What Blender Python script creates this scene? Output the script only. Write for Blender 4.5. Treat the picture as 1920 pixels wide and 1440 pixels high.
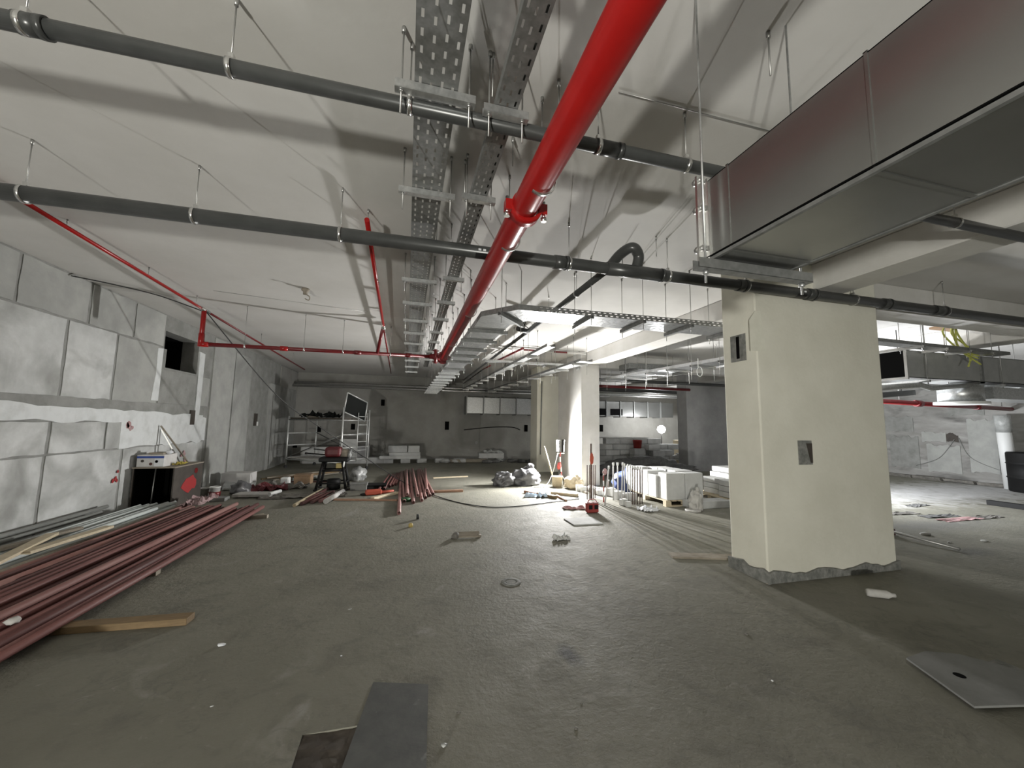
import bpy, bmesh, math, random
from mathutils import Vector, Matrix, Euler
R = random.Random(7)
for o in list(bpy.data.objects): bpy.data.objects.remove(o)
scene = bpy.context.scene
C = scene.collection

# ------------------------------------------------------------------ camera
FPX, CX, CY, EYE = 722.0, 960.0, 720.0, Vector((0, 0, 1.6))
def ray(px, py): return Vector(((px-CX)/FPX, -(py-CY)/FPX, -1.0))
YD = ray(770, 790).normalized()
XD = ray(3770, 836); XD = (XD - YD*XD.dot(YD)).normalized()
ZD = XD.cross(YD)
def at(px, py, x=None, y=None, z=None):
    """world point seen at a photo pixel, on a plane of known x, y or z"""
    c = ray(px, py); d = Vector((XD.dot(c), YD.dot(c), ZD.dot(c)))
    if z is not None: t = (z-EYE.z)/d.z
    elif x is not None: t = x/d.x
    else: t = y/d.y
    return EYE + d*t
cam = bpy.data.cameras.new('camera'); cam_ob = bpy.data.objects.new('camera', cam); C.objects.link(cam_ob)
cam.sensor_fit = 'HORIZONTAL'; cam.sensor_width = 36; cam.lens = 36*FPX/1920
cam.clip_start = 0.02; cam.clip_end = 200
M3 = Matrix(((XD.x, XD.y, XD.z), (YD.x, YD.y, YD.z), (ZD.x, ZD.y, ZD.z)))
cam_ob.matrix_world = Matrix.Translation(EYE) @ M3.to_4x4()
scene.camera = cam_ob

# ------------------------------------------------------------------ world, exposure, large lights
world = bpy.data.worlds.new('world'); scene.world = world; world.use_nodes = True
world.node_tree.nodes['Background'].inputs[0].default_value = (0.75, 0.8, 0.9, 1)
world.node_tree.nodes['Background'].inputs[1].default_value = 0.03
vs = scene.view_settings
vs.view_transform = 'Standard'; vs.look = 'None'; vs.gamma = 1.0; vs.use_curve_mapping = False
vs.exposure = 0.0
def area_light(name, loc, target, w, h, power, col=(1, 1, 1), spread=180):
    l = bpy.data.lights.new(name, 'AREA'); l.shape = 'RECTANGLE'; l.size = w; l.size_y = h
    l.energy = power; l.color = col; l.spread = math.radians(spread)
    o = bpy.data.objects.new(name, l); C.objects.link(o); o.location = loc
    o.rotation_euler = (Vector(target)-Vector(loc)).to_track_quat('-Z', 'Y').to_euler()
    return o
def point_light(name, loc, power, radius, col=(1, 1, 1)):
    l = bpy.data.lights.new(name, 'POINT'); l.energy = power; l.shadow_soft_size = radius; l.color = col
    o = bpy.data.objects.new(name, l); C.objects.link(o); o.location = loc
    return o
CEIL, BACK, LEFT, RIGHT, REAR = 3.5, 17.0, -4.45, 16.4, -7.0
# work light on the floor behind the photographer, unseen light added behind the big column for the right bay, daylight-white
area_light('work_light_behind', (-3.4, -4.7, 0.4), (3.2, 3.0, 1.7), 0.35, 0.25, 490, (1.0, 0.985, 0.91), 170)
area_light('added_light_right_bay', (8.8, 7.6, 1.3), (9.6, 7.0, 1.35), 0.35, 0.25, 430, (0.93, 0.96, 1.0))

# ------------------------------------------------------------------ materials
def material(name, col, rough=0.7, metal=0.0, col2=None, nscale=4.0, ncontrast=(0.35, 0.65), bump=0.0, bscale=60.0, detail=6.0, spec=0.5, stretch=(1,1,1), col3=None, n3=(1.0, 0.55, 0.75)):
    m = bpy.data.materials.new(name); m.use_nodes = True
    nt = m.node_tree; b = nt.nodes['Principled BSDF']; N = nt.nodes.new; L = nt.links.new
    b.inputs['Base Color'].default_value = (*col, 1); b.inputs['Roughness'].default_value = rough
    b.inputs['Metallic'].default_value = metal; b.inputs['Specular IOR Level'].default_value = spec
    tc = N('ShaderNodeTexCoord'); mp = N('ShaderNodeMapping'); mp.inputs['Scale'].default_value = stretch
    L(tc.outputs['Object'], mp.inputs['Vector'])
    out = None
    if col2:
        n = N('ShaderNodeTexNoise'); n.inputs['Scale'].default_value = nscale; n.inputs['Detail'].default_value = detail
        n.inputs['Roughness'].default_value = 0.62
        L(mp.outputs[0], n.inputs['Vector'])
        r = N('ShaderNodeValToRGB'); r.color_ramp.elements[0].position = ncontrast[0]; r.color_ramp.elements[1].position = ncontrast[1]
        r.color_ramp.elements[0].color = (*col, 1); r.color_ramp.elements[1].color = (*col2, 1)
        L(n.outputs['Fac'], r.inputs['Fac']); out = r.outputs['Color']
        if col3:
            n2 = N('ShaderNodeTexNoise'); n2.inputs['Scale'].default_value = n3[0]; n2.inputs['Detail'].default_value = 9; n2.inputs['Distortion'].default_value = 0.6
            L(mp.outputs[0], n2.inputs['Vector'])
            r2 = N('ShaderNodeValToRGB'); r2.color_ramp.elements[0].position = n3[1]; r2.color_ramp.elements[1].position = n3[2]
            L(n2.outputs['Fac'], r2.inputs['Fac'])
            mx = N('ShaderNodeMix'); mx.data_type = 'RGBA'
            L(r2.outputs['Color'], mx.inputs['Factor']); L(out, mx.inputs['A']); mx.inputs['B'].default_value = (*col3, 1)
            out = mx.outputs['Result']
        L(out, b.inputs['Base Color'])
    if bump:
        n = N('ShaderNodeTexNoise'); n.inputs['Scale'].default_value = bscale; n.inputs['Detail'].default_value = 5
        L(mp.outputs[0], n.inputs['Vector'])
        bp = N('ShaderNodeBump'); bp.inputs['Strength'].default_value = bump; bp.inputs['Distance'].default_value = 0.02
        L(n.outputs['Fac'], bp.inputs['Height']); L(bp.outputs[0], b.inputs['Normal'])
    return m
def emission(name, col, strength):
    m = bpy.data.materials.new(name); m.use_nodes = True
    b = m.node_tree.nodes['Principled BSDF']; b.inputs['Base Color'].default_value = (*col, 1)
    b.inputs['Emission Color'].default_value = (*col, 1); b.inputs['Emission Strength'].default_value = strength
    return m
MT = {}
MT['ceiling'] = material('ceiling_plaster', (0.56, 0.55, 0.525), 0.85, col2=(0.63, 0.62, 0.6), nscale=0.8, bump=0.08, bscale=14)
MT['beam'] = material('beam_plaster', (0.55, 0.54, 0.51), 0.85, col2=(0.64, 0.63, 0.61), nscale=1.6, bump=0.1, bscale=14)
MT['cream'] = material('cream_plaster', (0.64, 0.625, 0.54), 0.85, col2=(0.72, 0.705, 0.62), nscale=1.6, bump=0.12, bscale=25)
MT['cream_light'] = material('cream_plaster_patch', (0.74, 0.73, 0.64), 0.85, col2=(0.68, 0.67, 0.58), nscale=8, bump=0.1, bscale=25)
MT['rawcol'] = material('grey_cement_render', (0.30, 0.30, 0.30), 0.9, col2=(0.38, 0.38, 0.38), nscale=2, bump=0.15, bscale=30)
MT['cement'] = material('rough_cement', (0.13, 0.135, 0.125), 0.95, col2=(0.25, 0.25, 0.235), nscale=12, bump=0.6, bscale=30)
MT['wall_l'] = material('cement_wall', (0.30, 0.305, 0.29), 0.9, col2=(0.42, 0.425, 0.405), nscale=1.4, bump=0.2, bscale=25, col3=(0.22, 0.225, 0.215), n3=(0.7, 0.5, 0.72))
MT['aac'] = material('aerated_block_wall', (0.44, 0.45, 0.44), 0.92, col2=(0.60, 0.61, 0.60), nscale=2.2, bump=0.3, bscale=22, col3=(0.29, 0.295, 0.28), n3=(1.3, 0.48, 0.68))
MT['mortar'] = material('mortar_joint', (0.21, 0.213, 0.20), 0.95, col2=(0.29, 0.293, 0.278), nscale=4, bump=0.3, bscale=40)
MT['smear'] = material('white_adhesive_smear', (0.66, 0.68, 0.68), 0.9, col2=(0.52, 0.535, 0.525), nscale=5, bump=0.3, bscale=18, ncontrast=(0.45, 0.75))
MT['render_patch'] = material('grey_render_patch', (0.31, 0.315, 0.3), 0.92, col2=(0.38, 0.385, 0.365), nscale=3, bump=0.2, bscale=20)
MT['wall_b'] = material('back_wall_render', (0.27, 0.265, 0.245), 0.92, col2=(0.34, 0.335, 0.315), nscale=1.2, bump=0.15, bscale=20, col3=(0.2, 0.195, 0.18), n3=(0.6, 0.5, 0.7))
MT['wall_r'] = material('right_wall_concrete', (0.235, 0.23, 0.215), 0.92, col2=(0.36, 0.355, 0.34), nscale=1.6, bump=0.3, bscale=8, stretch=(1, 0.5, 1.6), col3=(0.13, 0.127, 0.12), n3=(1.6, 0.5, 0.68))
MT['galv'] = material('galvanised_steel', (0.50, 0.51, 0.51), 0.38, 0.85, col2=(0.64, 0.65, 0.65), nscale=30, detail=2)
MT['galv_dull'] = material('galvanised_tray', (0.20, 0.205, 0.20), 0.5, 0.6, col2=(0.27, 0.275, 0.27), nscale=24, detail=2)
MT['galv_mid'] = material('galvanised_duct_dull', (0.36, 0.365, 0.36), 0.55, 0.35, col2=(0.42, 0.425, 0.42), nscale=5)
MT['galv_wavy'] = material('galvanised_tray_bright', (0.50, 0.51, 0.52), 0.33, 0.85, col2=(0.62, 0.63, 0.64), nscale=18, bump=0.25, bscale=14)
MT['duct'] = material('duct_sheet_steel', (0.33, 0.335, 0.325), 0.27, 0.9, col2=(0.38, 0.385, 0.375), nscale=3, bump=0.05, bscale=3)
MT['rod'] = material('zinc_rod', (0.42, 0.42, 0.41), 0.4, 0.8)
MT['chrome'] = material('bright_zinc', (0.75, 0.75, 0.74), 0.22, 0.95)
MT['pvc'] = material('grey_pvc', (0.040, 0.042, 0.041), 0.3, col2=(0.055, 0.057, 0.056), nscale=6)
MT['pvc_dark'] = material('dark_pvc', (0.03, 0.031, 0.031), 0.4)
MT['red'] = material('red_paint', (0.29, 0.006, 0.006), 0.3, col2=(0.34, 0.009, 0.008), nscale=5, spec=0.45)
MT['red_dark'] = material('dark_red_paint', (0.12, 0.006, 0.008), 0.4, col2=(0.16, 0.009, 0.011), nscale=8)
MT['primer'] = material('red_primer', (0.135, 0.050, 0.045), 0.6, col2=(0.185, 0.080, 0.072), nscale=3, stretch=(6, 0.5, 6), bump=0.06, bscale=40)
MT['primer_dusty'] = material('dusty_red_primer', (0.26, 0.145, 0.128), 0.65, col2=(0.20, 0.09, 0.08), nscale=3, stretch=(6, 0.5, 6))
MT['primer_dark'] = material('dark_red_primer', (0.065, 0.021, 0.019), 0.6, col2=(0.10, 0.036, 0.032), nscale=3, stretch=(6, 0.5, 6))
MT['copper'] = material('pinkish_primer_pipe', (0.33, 0.19, 0.175), 0.45, 0.0, col2=(0.26, 0.13, 0.12), nscale=5)
MT['conduit'] = material('pale_grey_conduit', (0.58, 0.62, 0.60), 0.5, col2=(0.48, 0.51, 0.5), nscale=4, stretch=(4, 0.6, 4))
MT['conduit_dk'] = material('grey_conduit', (0.16, 0.165, 0.155), 0.6, col2=(0.22, 0.225, 0.21), nscale=4, stretch=(4, 0.6, 4))
MT['timber'] = material('timber', (0.17, 0.115, 0.058), 0.75, col2=(0.24, 0.165, 0.085), nscale=3, stretch=(2, 14, 14), bump=0.1)
MT['timber_pale'] = material('pale_timber', (0.50, 0.42, 0.29), 0.75, col2=(0.6, 0.52, 0.38), nscale=3, stretch=(2, 14, 14))
MT['timber_grey'] = material('weathered_timber', (0.22, 0.19, 0.15), 0.85, col2=(0.3, 0.27, 0.22), nscale=3, stretch=(2, 10, 10), bump=0.15)
MT['timber_red'] = material('reddish_timber', (0.26, 0.14, 0.09), 0.75, col2=(0.33, 0.2, 0.13), nscale=4, stretch=(2, 10, 10))
MT['ply_dark'] = material('dark_stained_plywood', (0.045, 0.036, 0.028), 0.6, col2=(0.09, 0.075, 0.06), nscale=6)
MT['crate'] = material('dark_plywood_crate', (0.038, 0.031, 0.026), 0.7, col2=(0.065, 0.055, 0.045), nscale=5)
MT['redspray'] = material('red_spray_paint', (0.35, 0.012, 0.014), 0.7, col2=(0.26, 0.02, 0.02), nscale=30)
MT['redfaint'] = material('faded_red_spray_paint', (0.36, 0.17, 0.17), 0.85, col2=(0.45, 0.33, 0.33), nscale=25)
MT['red_machine'] = material('grimy_red_enamel', (0.075, 0.006, 0.009), 0.55, col2=(0.11, 0.01, 0.013), nscale=9)
MT['black'] = material('black_paint', (0.007, 0.007, 0.007), 0.6, spec=0.25)
MT['dark'] = material('dark_void', (0.004, 0.004, 0.004), 0.95, spec=0.05)
MT['rubber'] = material('black_rubber_cable', (0.018, 0.018, 0.018), 0.55)
MT['white'] = material('white_aerated_block', (0.58, 0.585, 0.575), 0.9, col2=(0.51, 0.515, 0.505), nscale=5, bump=0.1, bscale=60)
MT['greyblock'] = material('grey_aerated_block', (0.42, 0.425, 0.42), 0.92, col2=(0.52, 0.525, 0.52), nscale=5, bump=0.15, bscale=60)
MT['whitepl'] = material('white_plastic', (0.75, 0.76, 0.75), 0.5)
MT['paper'] = material('white_paper', (0.74, 0.75, 0.76), 0.8, col2=(0.62, 0.64, 0.68), nscale=8)
MT['card'] = material('white_printed_carton', (0.58, 0.57, 0.56), 0.7, col2=(0.5, 0.49, 0.48), nscale=8)
MT['brown_card'] = material('brown_cardboard', (0.20, 0.13, 0.08), 0.85, col2=(0.26, 0.17, 0.1), nscale=5)
MT['blue'] = material('blue_print', (0.02, 0.06, 0.28), 0.6)
MT['bluetarp'] = material('blue_plastic', (0.010, 0.026, 0.10), 0.6)
MT['bluecloth'] = material('pale_blue_cloth', (0.45, 0.56, 0.68), 0.8, col2=(0.6, 0.68, 0.76), nscale=14)
MT['bag'] = material('grey_plastic_sack', (0.07, 0.07, 0.075), 0.4, col2=(0.17, 0.17, 0.175), nscale=7, bump=0.5, bscale=9)
MT['sack'] = material('pale_cement_sack', (0.42, 0.41, 0.39), 0.7, col2=(0.52, 0.51, 0.49), nscale=9, bump=0.4, bscale=14)
MT['film'] = material('clear_plastic_film', (0.33, 0.34, 0.33), 0.35, col2=(0.45, 0.46, 0.45), nscale=8, bump=0.5, bscale=18)
MT['film_dim'] = material('dusty_plastic_film', (0.2, 0.205, 0.2), 0.3, col2=(0.34, 0.345, 0.34), nscale=8, bump=0.5, bscale=18)
MT['pinkfilm'] = material('pinkish_plastic_film', (0.26, 0.17, 0.17), 0.4, col2=(0.36, 0.26, 0.26), nscale=8, bump=0.5, bscale=18)
MT['rebar'] = material('rusty_rebar', (0.12, 0.09, 0.08), 0.7, 0.3, col2=(0.2, 0.15, 0.13), nscale=20)
MT['sleeve'] = material('pale_plastic_sleeve', (0.55, 0.55, 0.55), 0.5)
MT['orange'] = material('orange_red_plastic', (0.42, 0.075, 0.04), 0.55)
MT['pinkred'] = material('red_plastic', (0.27, 0.035, 0.03), 0.55)
MT['steelplate'] = material('grey_steel_plate', (0.085, 0.09, 0.088), 0.55, 0.0, col2=(0.12, 0.125, 0.12), nscale=7, col3=(0.2, 0.205, 0.2), n3=(9, 0.66, 0.74), bump=0.05)
MT['sheet'] = material('grey_fibre_sheet', (0.185, 0.187, 0.18), 0.8, col2=(0.22, 0.222, 0.215), nscale=8)
MT['alu'] = material('scaffold_aluminium', (0.66, 0.67, 0.66), 0.4, 0.6)
MT['mesh'] = material('black_net', (0.011, 0.012, 0.0115), 0.9, spec=0.2)
MT['yellow'] = material('yellow_plastic', (0.42, 0.34, 0.06), 0.6)
MT['brass'] = material('yellow_brass_cap', (0.42, 0.32, 0.10), 0.5)
MT['green'] = material('green_plastic', (0.03, 0.10, 0.04), 0.5)
MT['yellowgreen'] = material('yellow_green_wire', (0.5, 0.52, 0.12), 0.5)
MT['soil'] = material('dark_spoil', (0.09, 0.09, 0.09), 0.95, col2=(0.14, 0.14, 0.135), nscale=10, bump=0.6, bscale=15)
MT['label'] = material('black_sticker', (0.01, 0.01, 0.011), 0.4)
MT['rag'] = material('dirty_rag', (0.10, 0.095, 0.085), 0.9, col2=(0.2, 0.19, 0.17), nscale=9, bump=0.6, bscale=18)
MT['glow'] = emission('lamp_glow', (1.0, 0.98, 0.95), 60.0)

def floor_material():
    m = bpy.data.materials.new('concrete_floor'); m.use_nodes = True
    nt = m.node_tree; b = nt.nodes['Principled BSDF']; N = nt.nodes.new; L = nt.links.new
    tc = N('ShaderNodeTexCoord'); obv = tc.outputs['Object']
    def noise(scale, detail=8, dist=0.0, rough=0.6):
        n = N('ShaderNodeTexNoise'); n.inputs['Scale'].default_value = scale; n.inputs['Detail'].default_value = detail
        n.inputs['Distortion'].default_value = dist; n.inputs['Roughness'].default_value = rough
        L(obv, n.inputs['Vector']); return n
    def ramp(src, a, c0, c, c1):
        r = N('ShaderNodeValToRGB'); e = r.color_ramp.elements
        e[0].position = a; e[0].color = (*c0, 1); e[1].position = c; e[1].color = (*c1, 1); L(src, r.inputs['Fac']); return r.outputs['Color']
    def mix(fac, A, B):
        x = N('ShaderNodeMix'); x.data_type = 'RGBA'; L(fac, x.inputs['Factor'])
        for s, v in (('A', A), ('B', B)):
            if isinstance(v, tuple): x.inputs[s].default_value = (*v, 1)
            else: L(v, x.inputs[s])
        return x.outputs['Result']
    n1 = noise(0.55, 9, 0.3); n2 = noise(3.2, 8, 0.8); n3 = noise(11, 6, 0.2); n4 = noise(1.3, 10, 1.5)
    base = ramp(n1.outputs['Fac'], 0.33, (0.178, 0.173, 0.140), 0.68, (0.25, 0.243, 0.202))
    base = mix(ramp(n2.outputs['Fac'], 0.52, (0, 0, 0), 0.78, (1, 1, 1)), base, (0.155, 0.15, 0.128))
    base = mix(ramp(n4.outputs['Fac'], 0.60, (0, 0, 0), 0.80, (0.8, 0.8, 0.8)), base, (0.36, 0.352, 0.325))
    base = mix(ramp(n3.outputs['Fac'], 0.62, (0, 0, 0), 0.82, (0.6, 0.6, 0.6)), base, (0.22, 0.213, 0.19))
    n5 = noise(7.5, 10, 2.2, 0.7); n6 = noise(0.9, 4, 0.5)
    mk = N('ShaderNodeMath'); mk.operation = 'MULTIPLY'; L(n5.outputs['Fac'], mk.inputs[0]); L(n6.outputs['Fac'], mk.inputs[1])
    base = mix(ramp(mk.outputs[0], 0.285, (0, 0, 0), 0.37, (0.5, 0.5, 0.5)), base, (0.135, 0.131, 0.112))
    n7 = noise(5.0, 12, 1.4, 0.75)
    base = mix(ramp(n7.outputs['Fac'], 0.60, (0, 0, 0), 0.74, (0.55, 0.55, 0.55)), base, (0.40, 0.39, 0.365))
    # stains and soft patches of darker or paler tone: (x, y, radius_x, radius_y, amount, colour)
    for (px, py, rx, ry, amt, col) in [(1065, 1225, 0.10, 0.17, 1.0, (0.07, 0.07, 0.066)), (1330, 1090, 0.55, 0.25, 0.35, (0.17, 0.165, 0.15)),
            (1180, 985, 0.35, 0.35, 0.55, (0.15, 0.145, 0.13)), (1520, 1205, 0.34, 0.08, 0.55, (0.15, 0.14, 0.115)), (985, 1040, 0.5, 0.35, 0.45, (0.17, 0.16, 0.155)),
            (1830, 1035, 0.5, 0.2, 0.7, (0.12, 0.118, 0.11)), (1760, 985, 2.2, 0.45, 0.6, (0.15, 0.15, 0.145)), (1560, 1120, 1.0, 0.4, 0.3, (0.18, 0.17, 0.155)),
            (958, 1092, 0.22, 0.18, 0.55, (0.15, 0.145, 0.13)), (600, 925, 1.6, 0.9, 0.6, (0.14, 0.135, 0.12)), (780, 1395, 0.07, 0.12, 0.5, (0.14, 0.14, 0.13)), (1800, 920, 9.0, 1.9, 0.95, (0.52, 0.52, 0.52))]:  # last: pale screed strip, its colour also carries lamp brightness
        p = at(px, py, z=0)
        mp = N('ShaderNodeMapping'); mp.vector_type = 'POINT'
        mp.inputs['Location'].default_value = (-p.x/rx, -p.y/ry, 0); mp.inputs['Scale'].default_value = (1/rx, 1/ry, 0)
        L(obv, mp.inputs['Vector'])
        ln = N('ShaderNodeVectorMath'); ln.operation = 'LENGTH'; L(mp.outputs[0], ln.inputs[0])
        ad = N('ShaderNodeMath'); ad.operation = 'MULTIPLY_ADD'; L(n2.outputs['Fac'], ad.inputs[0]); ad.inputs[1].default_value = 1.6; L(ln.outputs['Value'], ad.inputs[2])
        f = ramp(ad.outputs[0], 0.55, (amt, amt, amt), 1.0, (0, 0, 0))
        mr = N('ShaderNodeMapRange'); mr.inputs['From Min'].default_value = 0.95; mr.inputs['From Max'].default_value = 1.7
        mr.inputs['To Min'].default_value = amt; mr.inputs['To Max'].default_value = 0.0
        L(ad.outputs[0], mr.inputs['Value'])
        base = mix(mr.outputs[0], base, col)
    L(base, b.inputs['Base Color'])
    rr = N('ShaderNodeMapRange'); rr.inputs['To Min'].default_value = 0.6; rr.inputs['To Max'].default_value = 0.9
    L(n2.outputs['Fac'], rr.inputs['Value']); L(rr.outputs[0], b.inputs['Roughness'])
    b.inputs['Specular IOR Level'].default_value = 0.3
    bp = N('ShaderNodeBump'); bp.inputs['Strength'].default_value = 0.42; bp.inputs['Distance'].default_value = 0.02
    s = N('ShaderNodeMath'); s.operation = 'ADD'; n8 = noise(26, 8, 0.0, 0.65); L(n8.outputs['Fac'], s.inputs[0]); L(n3.outputs['Fac'], s.inputs[1])
    L(s.outputs[0], bp.inputs['Height']); L(bp.outputs[0], b.inputs['Normal'])
    return m
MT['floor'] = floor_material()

# ------------------------------------------------------------------ mesh helpers
ORG = {}
def new(): return bmesh.new()
def box(bm, lo, hi):
    v = [bm.verts.new((x, y, z)) for x in (lo[0], hi[0]) for y in (lo[1], hi[1]) for z in (lo[2], hi[2])]
    for f in ((0,1,3,2), (4,6,7,5), (0,4,5,1), (2,3,7,6), (0,2,6,4), (1,5,7,3)): bm.faces.new([v[i] for i in f])
    return v
def obox(bm, c, size, rot=(0,0,0), jitter=0.0):
    m = Matrix.Translation(Vector(c)) @ Euler(rot).to_matrix().to_4x4()
    s = Vector(size)/2
    v = box(bm, -s, s)
    for q in v:
        q.co = m @ (q.co + Vector((R.uniform(-1,1), R.uniform(-1,1), R.uniform(-1,1)))*jitter)
    return v
def beam_box(bm, a, b, w, h, up=(0,0,1)):
    a, b = Vector(a), Vector(b); d = (b-a).normalized(); s = d.cross(Vector(up))
    if s.length < 1e-4: s = d.cross(Vector((1,0,0)))
    s.normalize(); u = s.cross(d)
    v = []
    for p in (a, b):
        for i, j in ((-1,-1), (1,-1), (1,1), (-1,1)): v.append(bm.verts.new(p + s*w/2*i + u*h/2*j))
    for f in ((3,2,1,0), (4,5,6,7), (0,1,5,4), (1,2,6,5), (2,3,7,6), (3,0,4,7)): bm.faces.new([v[i] for i in f])
def frame_of(d):
    d = d.normalized(); s = d.cross(Vector((0,0,1)))
    if s.length < 1e-3: s = Vector((1,0,0))
    s.normalize(); return s, s.cross(d)
def cyl(bm, a, b, r, seg=14, r2=None, cap=True):
    a, b = Vector(a), Vector(b); r2 = r if r2 is None else r2
    s, u = frame_of(b-a); A = []; B = []
    for i in range(seg):
        t = 2*math.pi*i/seg; k = s*math.cos(t)+u*math.sin(t)
        A.append(bm.verts.new(a+k*r)); B.append(bm.verts.new(b+k*r2))
    for i in range(seg):
        f = bm.faces.new((A[i], A[(i+1)%seg], B[(i+1)%seg], B[i])); f.smooth = True
    if cap: bm.faces.new(A[::-1]); bm.faces.new(B)
def hollow(bm, a, b, r, ri, seg=14):
    a, b = Vector(a), Vector(b); s, u = frame_of(b-a); rings = []
    for p, q in ((a, ri), (a, r), (b, r), (b, ri)):
        rings.append([bm.verts.new(p+(s*math.cos(2*math.pi*i/seg)+u*math.sin(2*math.pi*i/seg))*q) for i in range(seg)])
    for k in range(4):
        A, B = rings[k], rings[(k+1)%4]
        for i in range(seg):
            f = bm.faces.new((A[i], A[(i+1)%seg], B[(i+1)%seg], B[i])); f.smooth = k in (1, 3)
def path(bm, pts, r, seg=8, cap=True):
    pts = [Vector(p) for p in pts]; prev = None; n = len(pts)
    d0 = (pts[1]-pts[0]).normalized(); s, u = frame_of(d0); last = d0
    for i, p in enumerate(pts):
        d = (pts[min(i+1, n-1)]-pts[max(i-1, 0)]).normalized()
        q = last.rotation_difference(d); s = q @ s; u = q @ u; last = d
        ring = [bm.verts.new(p+(s*math.cos(2*math.pi*k/seg)+u*math.sin(2*math.pi*k/seg))*r) for k in range(seg)]
        if prev:
            for k in range(seg):
                f = bm.faces.new((prev[k], prev[(k+1)%seg], ring[(k+1)%seg], ring[k])); f.smooth = True
        elif cap: bm.faces.new(ring[::-1])
        prev = ring
    if cap: bm.faces.new(prev)
def spline(pts, n=10):
    pts = [Vector(p) for p in pts]; q = [pts[0]] + pts + [pts[-1]]; out = []
    for i in range(1, len(q)-2):
        for k in range(n):
            t = k/n; a, b, c, d = q[i-1], q[i], q[i+1], q[i+2]
            out.append(0.5*((2*b)+(c-a)*t+(2*a-5*b+4*c-d)*t*t+(3*b-a-3*c+d)*t**3))
    out.append(pts[-1]); return out
def prism(bm, poly, ext):
    ext = Vector(ext); A = [bm.verts.new(Vector(p)) for p in poly]; B = [bm.verts.new(Vector(p)+ext) for p in poly]; n = len(A)
    bm.faces.new(A[::-1]); bm.faces.new(B)
    for i in range(n): bm.faces.new((A[i], A[(i+1)%n], B[(i+1)%n], B[i]))
def lathe(bm, prof, base, seg=20, axis=None):
    base = Vector(base); ax = Vector(axis or (0,0,1)).normalized(); s, u = frame_of(ax); prev = None
    for r, h in prof:
        ring = [bm.verts.new(base+ax*h+(s*math.cos(2*math.pi*k/seg)+u*math.sin(2*math.pi*k/seg))*max(r, 1e-4)) for k in range(seg)]
        if prev:
            for k in range(seg):
                f = bm.faces.new((prev[k], prev[(k+1)%seg], ring[(k+1)%seg], ring[k])); f.smooth = True
        prev = ring
def blob(bm, c, rad, seed=0, rough=0.2, flat=True, sub=3, freq=2.2, ridge=0.0):
    from mathutils import noise as nz
    g = bmesh.new(); bmesh.ops.create_icosphere(g, subdivisions=sub, radius=1.0)
    vm = {}
    for v in g.verts:
        n = v.co.normalized(); k = 1+rough*nz.noise(n*freq+Vector((seed*7.3, seed*1.7, seed)))+rough*0.5*nz.noise(n*freq*2.7+Vector((seed, 3, seed*2)))-ridge*abs(nz.noise(n*freq*.85+Vector((seed*2, seed, 9))))
        p = Vector((n.x*rad[0]*k, n.y*rad[1]*k, n.z*rad[2]*k))
        if flat and p.z < -rad[2]*0.62: p.z = -rad[2]*0.62
        vm[v.index] = bm.verts.new(Vector(c)+p)
    for f in g.faces:
        h = bm.faces.new([vm[v.index] for v in f.verts]); h.smooth = True
    g.free()
def crumple(bm, c, w, d, h, seed=0, n=12, rotz=0.0, edge=0.003):
    """a thin crumpled sheet with a real thickness"""
    from mathutils import noise as nz
    rm = Matrix.Rotation(rotz, 3, 'Z'); top = []; bot = []
    for i in range(n+1):
        for j in range(n+1):
            x = (i/n-.5)*w; y = (j/n-.5)*d
            x += 0.1*w*nz.noise(Vector((seed, j*.4, 1))); y += 0.1*d*nz.noise(Vector((i*.4, seed, 2)))
            z = h*abs(nz.noise(Vector((i*.55+seed*3.1, j*.55, seed))))*1.6
            p = rm @ Vector((x, y, 0)) + Vector(c)
            top.append(bm.verts.new(p+Vector((0,0,z+edge)))); bot.append(bm.verts.new(p+Vector((0,0,z))))
    m = n+1
    for i in range(n):
        for j in range(n):
            a = i*m+j
            bm.faces.new((top[a], top[a+m], top[a+m+1], top[a+1])); bm.faces.new((bot[a+1], bot[a+m+1], bot[a+m], bot[a]))
    for k in range(n):
        for A, B in ((k*m, (k+1)*m), ((k+1)*m+n, k*m+n), (k+1, k), (n*m+k, n*m+k+1)):
            bm.faces.new((top[B], top[A], bot[A], bot[B]))
def bevel(bm, w, seg=1):
    bmesh.ops.bevel(bm, geom=list(bm.edges), offset=w, segments=seg, affect='EDGES', profile=0.5)
def fin(name, bm, m, parent=None, label=None, cat=None, group=None, kind=None, wobble=0.0, norm=True):
    if norm: bmesh.ops.recalc_face_normals(bm, faces=list(bm.faces))
    if parent is not None: org = ORG[parent.name]
    elif kind == 'structure': org = Vector((0,0,0))
    else:
        xs = [v.co for v in bm.verts]
        lo = Vector([min(c[i] for c in xs) for i in range(3)]); hi = Vector([max(c[i] for c in xs) for i in range(3)])
        org = Vector(((lo.x+hi.x)/2, (lo.y+hi.y)/2, lo.z))
    bmesh.ops.translate(bm, verts=list(bm.verts), vec=-org)
    me = bpy.data.meshes.new(name); bm.to_mesh(me); bm.free()
    me.materials.append(MT[m])
    o = bpy.data.objects.new(name, me); C.objects.link(o)
    if parent is not None: o.parent = parent
    else: o.location = org
    ORG[o.name] = org
    if label: o['label'] = label
    if cat: o['category'] = cat
    if group: o['group'] = group
    if kind: o['kind'] = kind
    return o
def thing(name, label, cat, loc, group=None):
    o = bpy.data.objects.new(name, None); C.objects.link(o); o.location = loc; o.empty_display_size = 0.1
    o['label'] = label; o['category'] = cat
    if group: o['group'] = group
    ORG[o.name] = Vector(loc); return o
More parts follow.
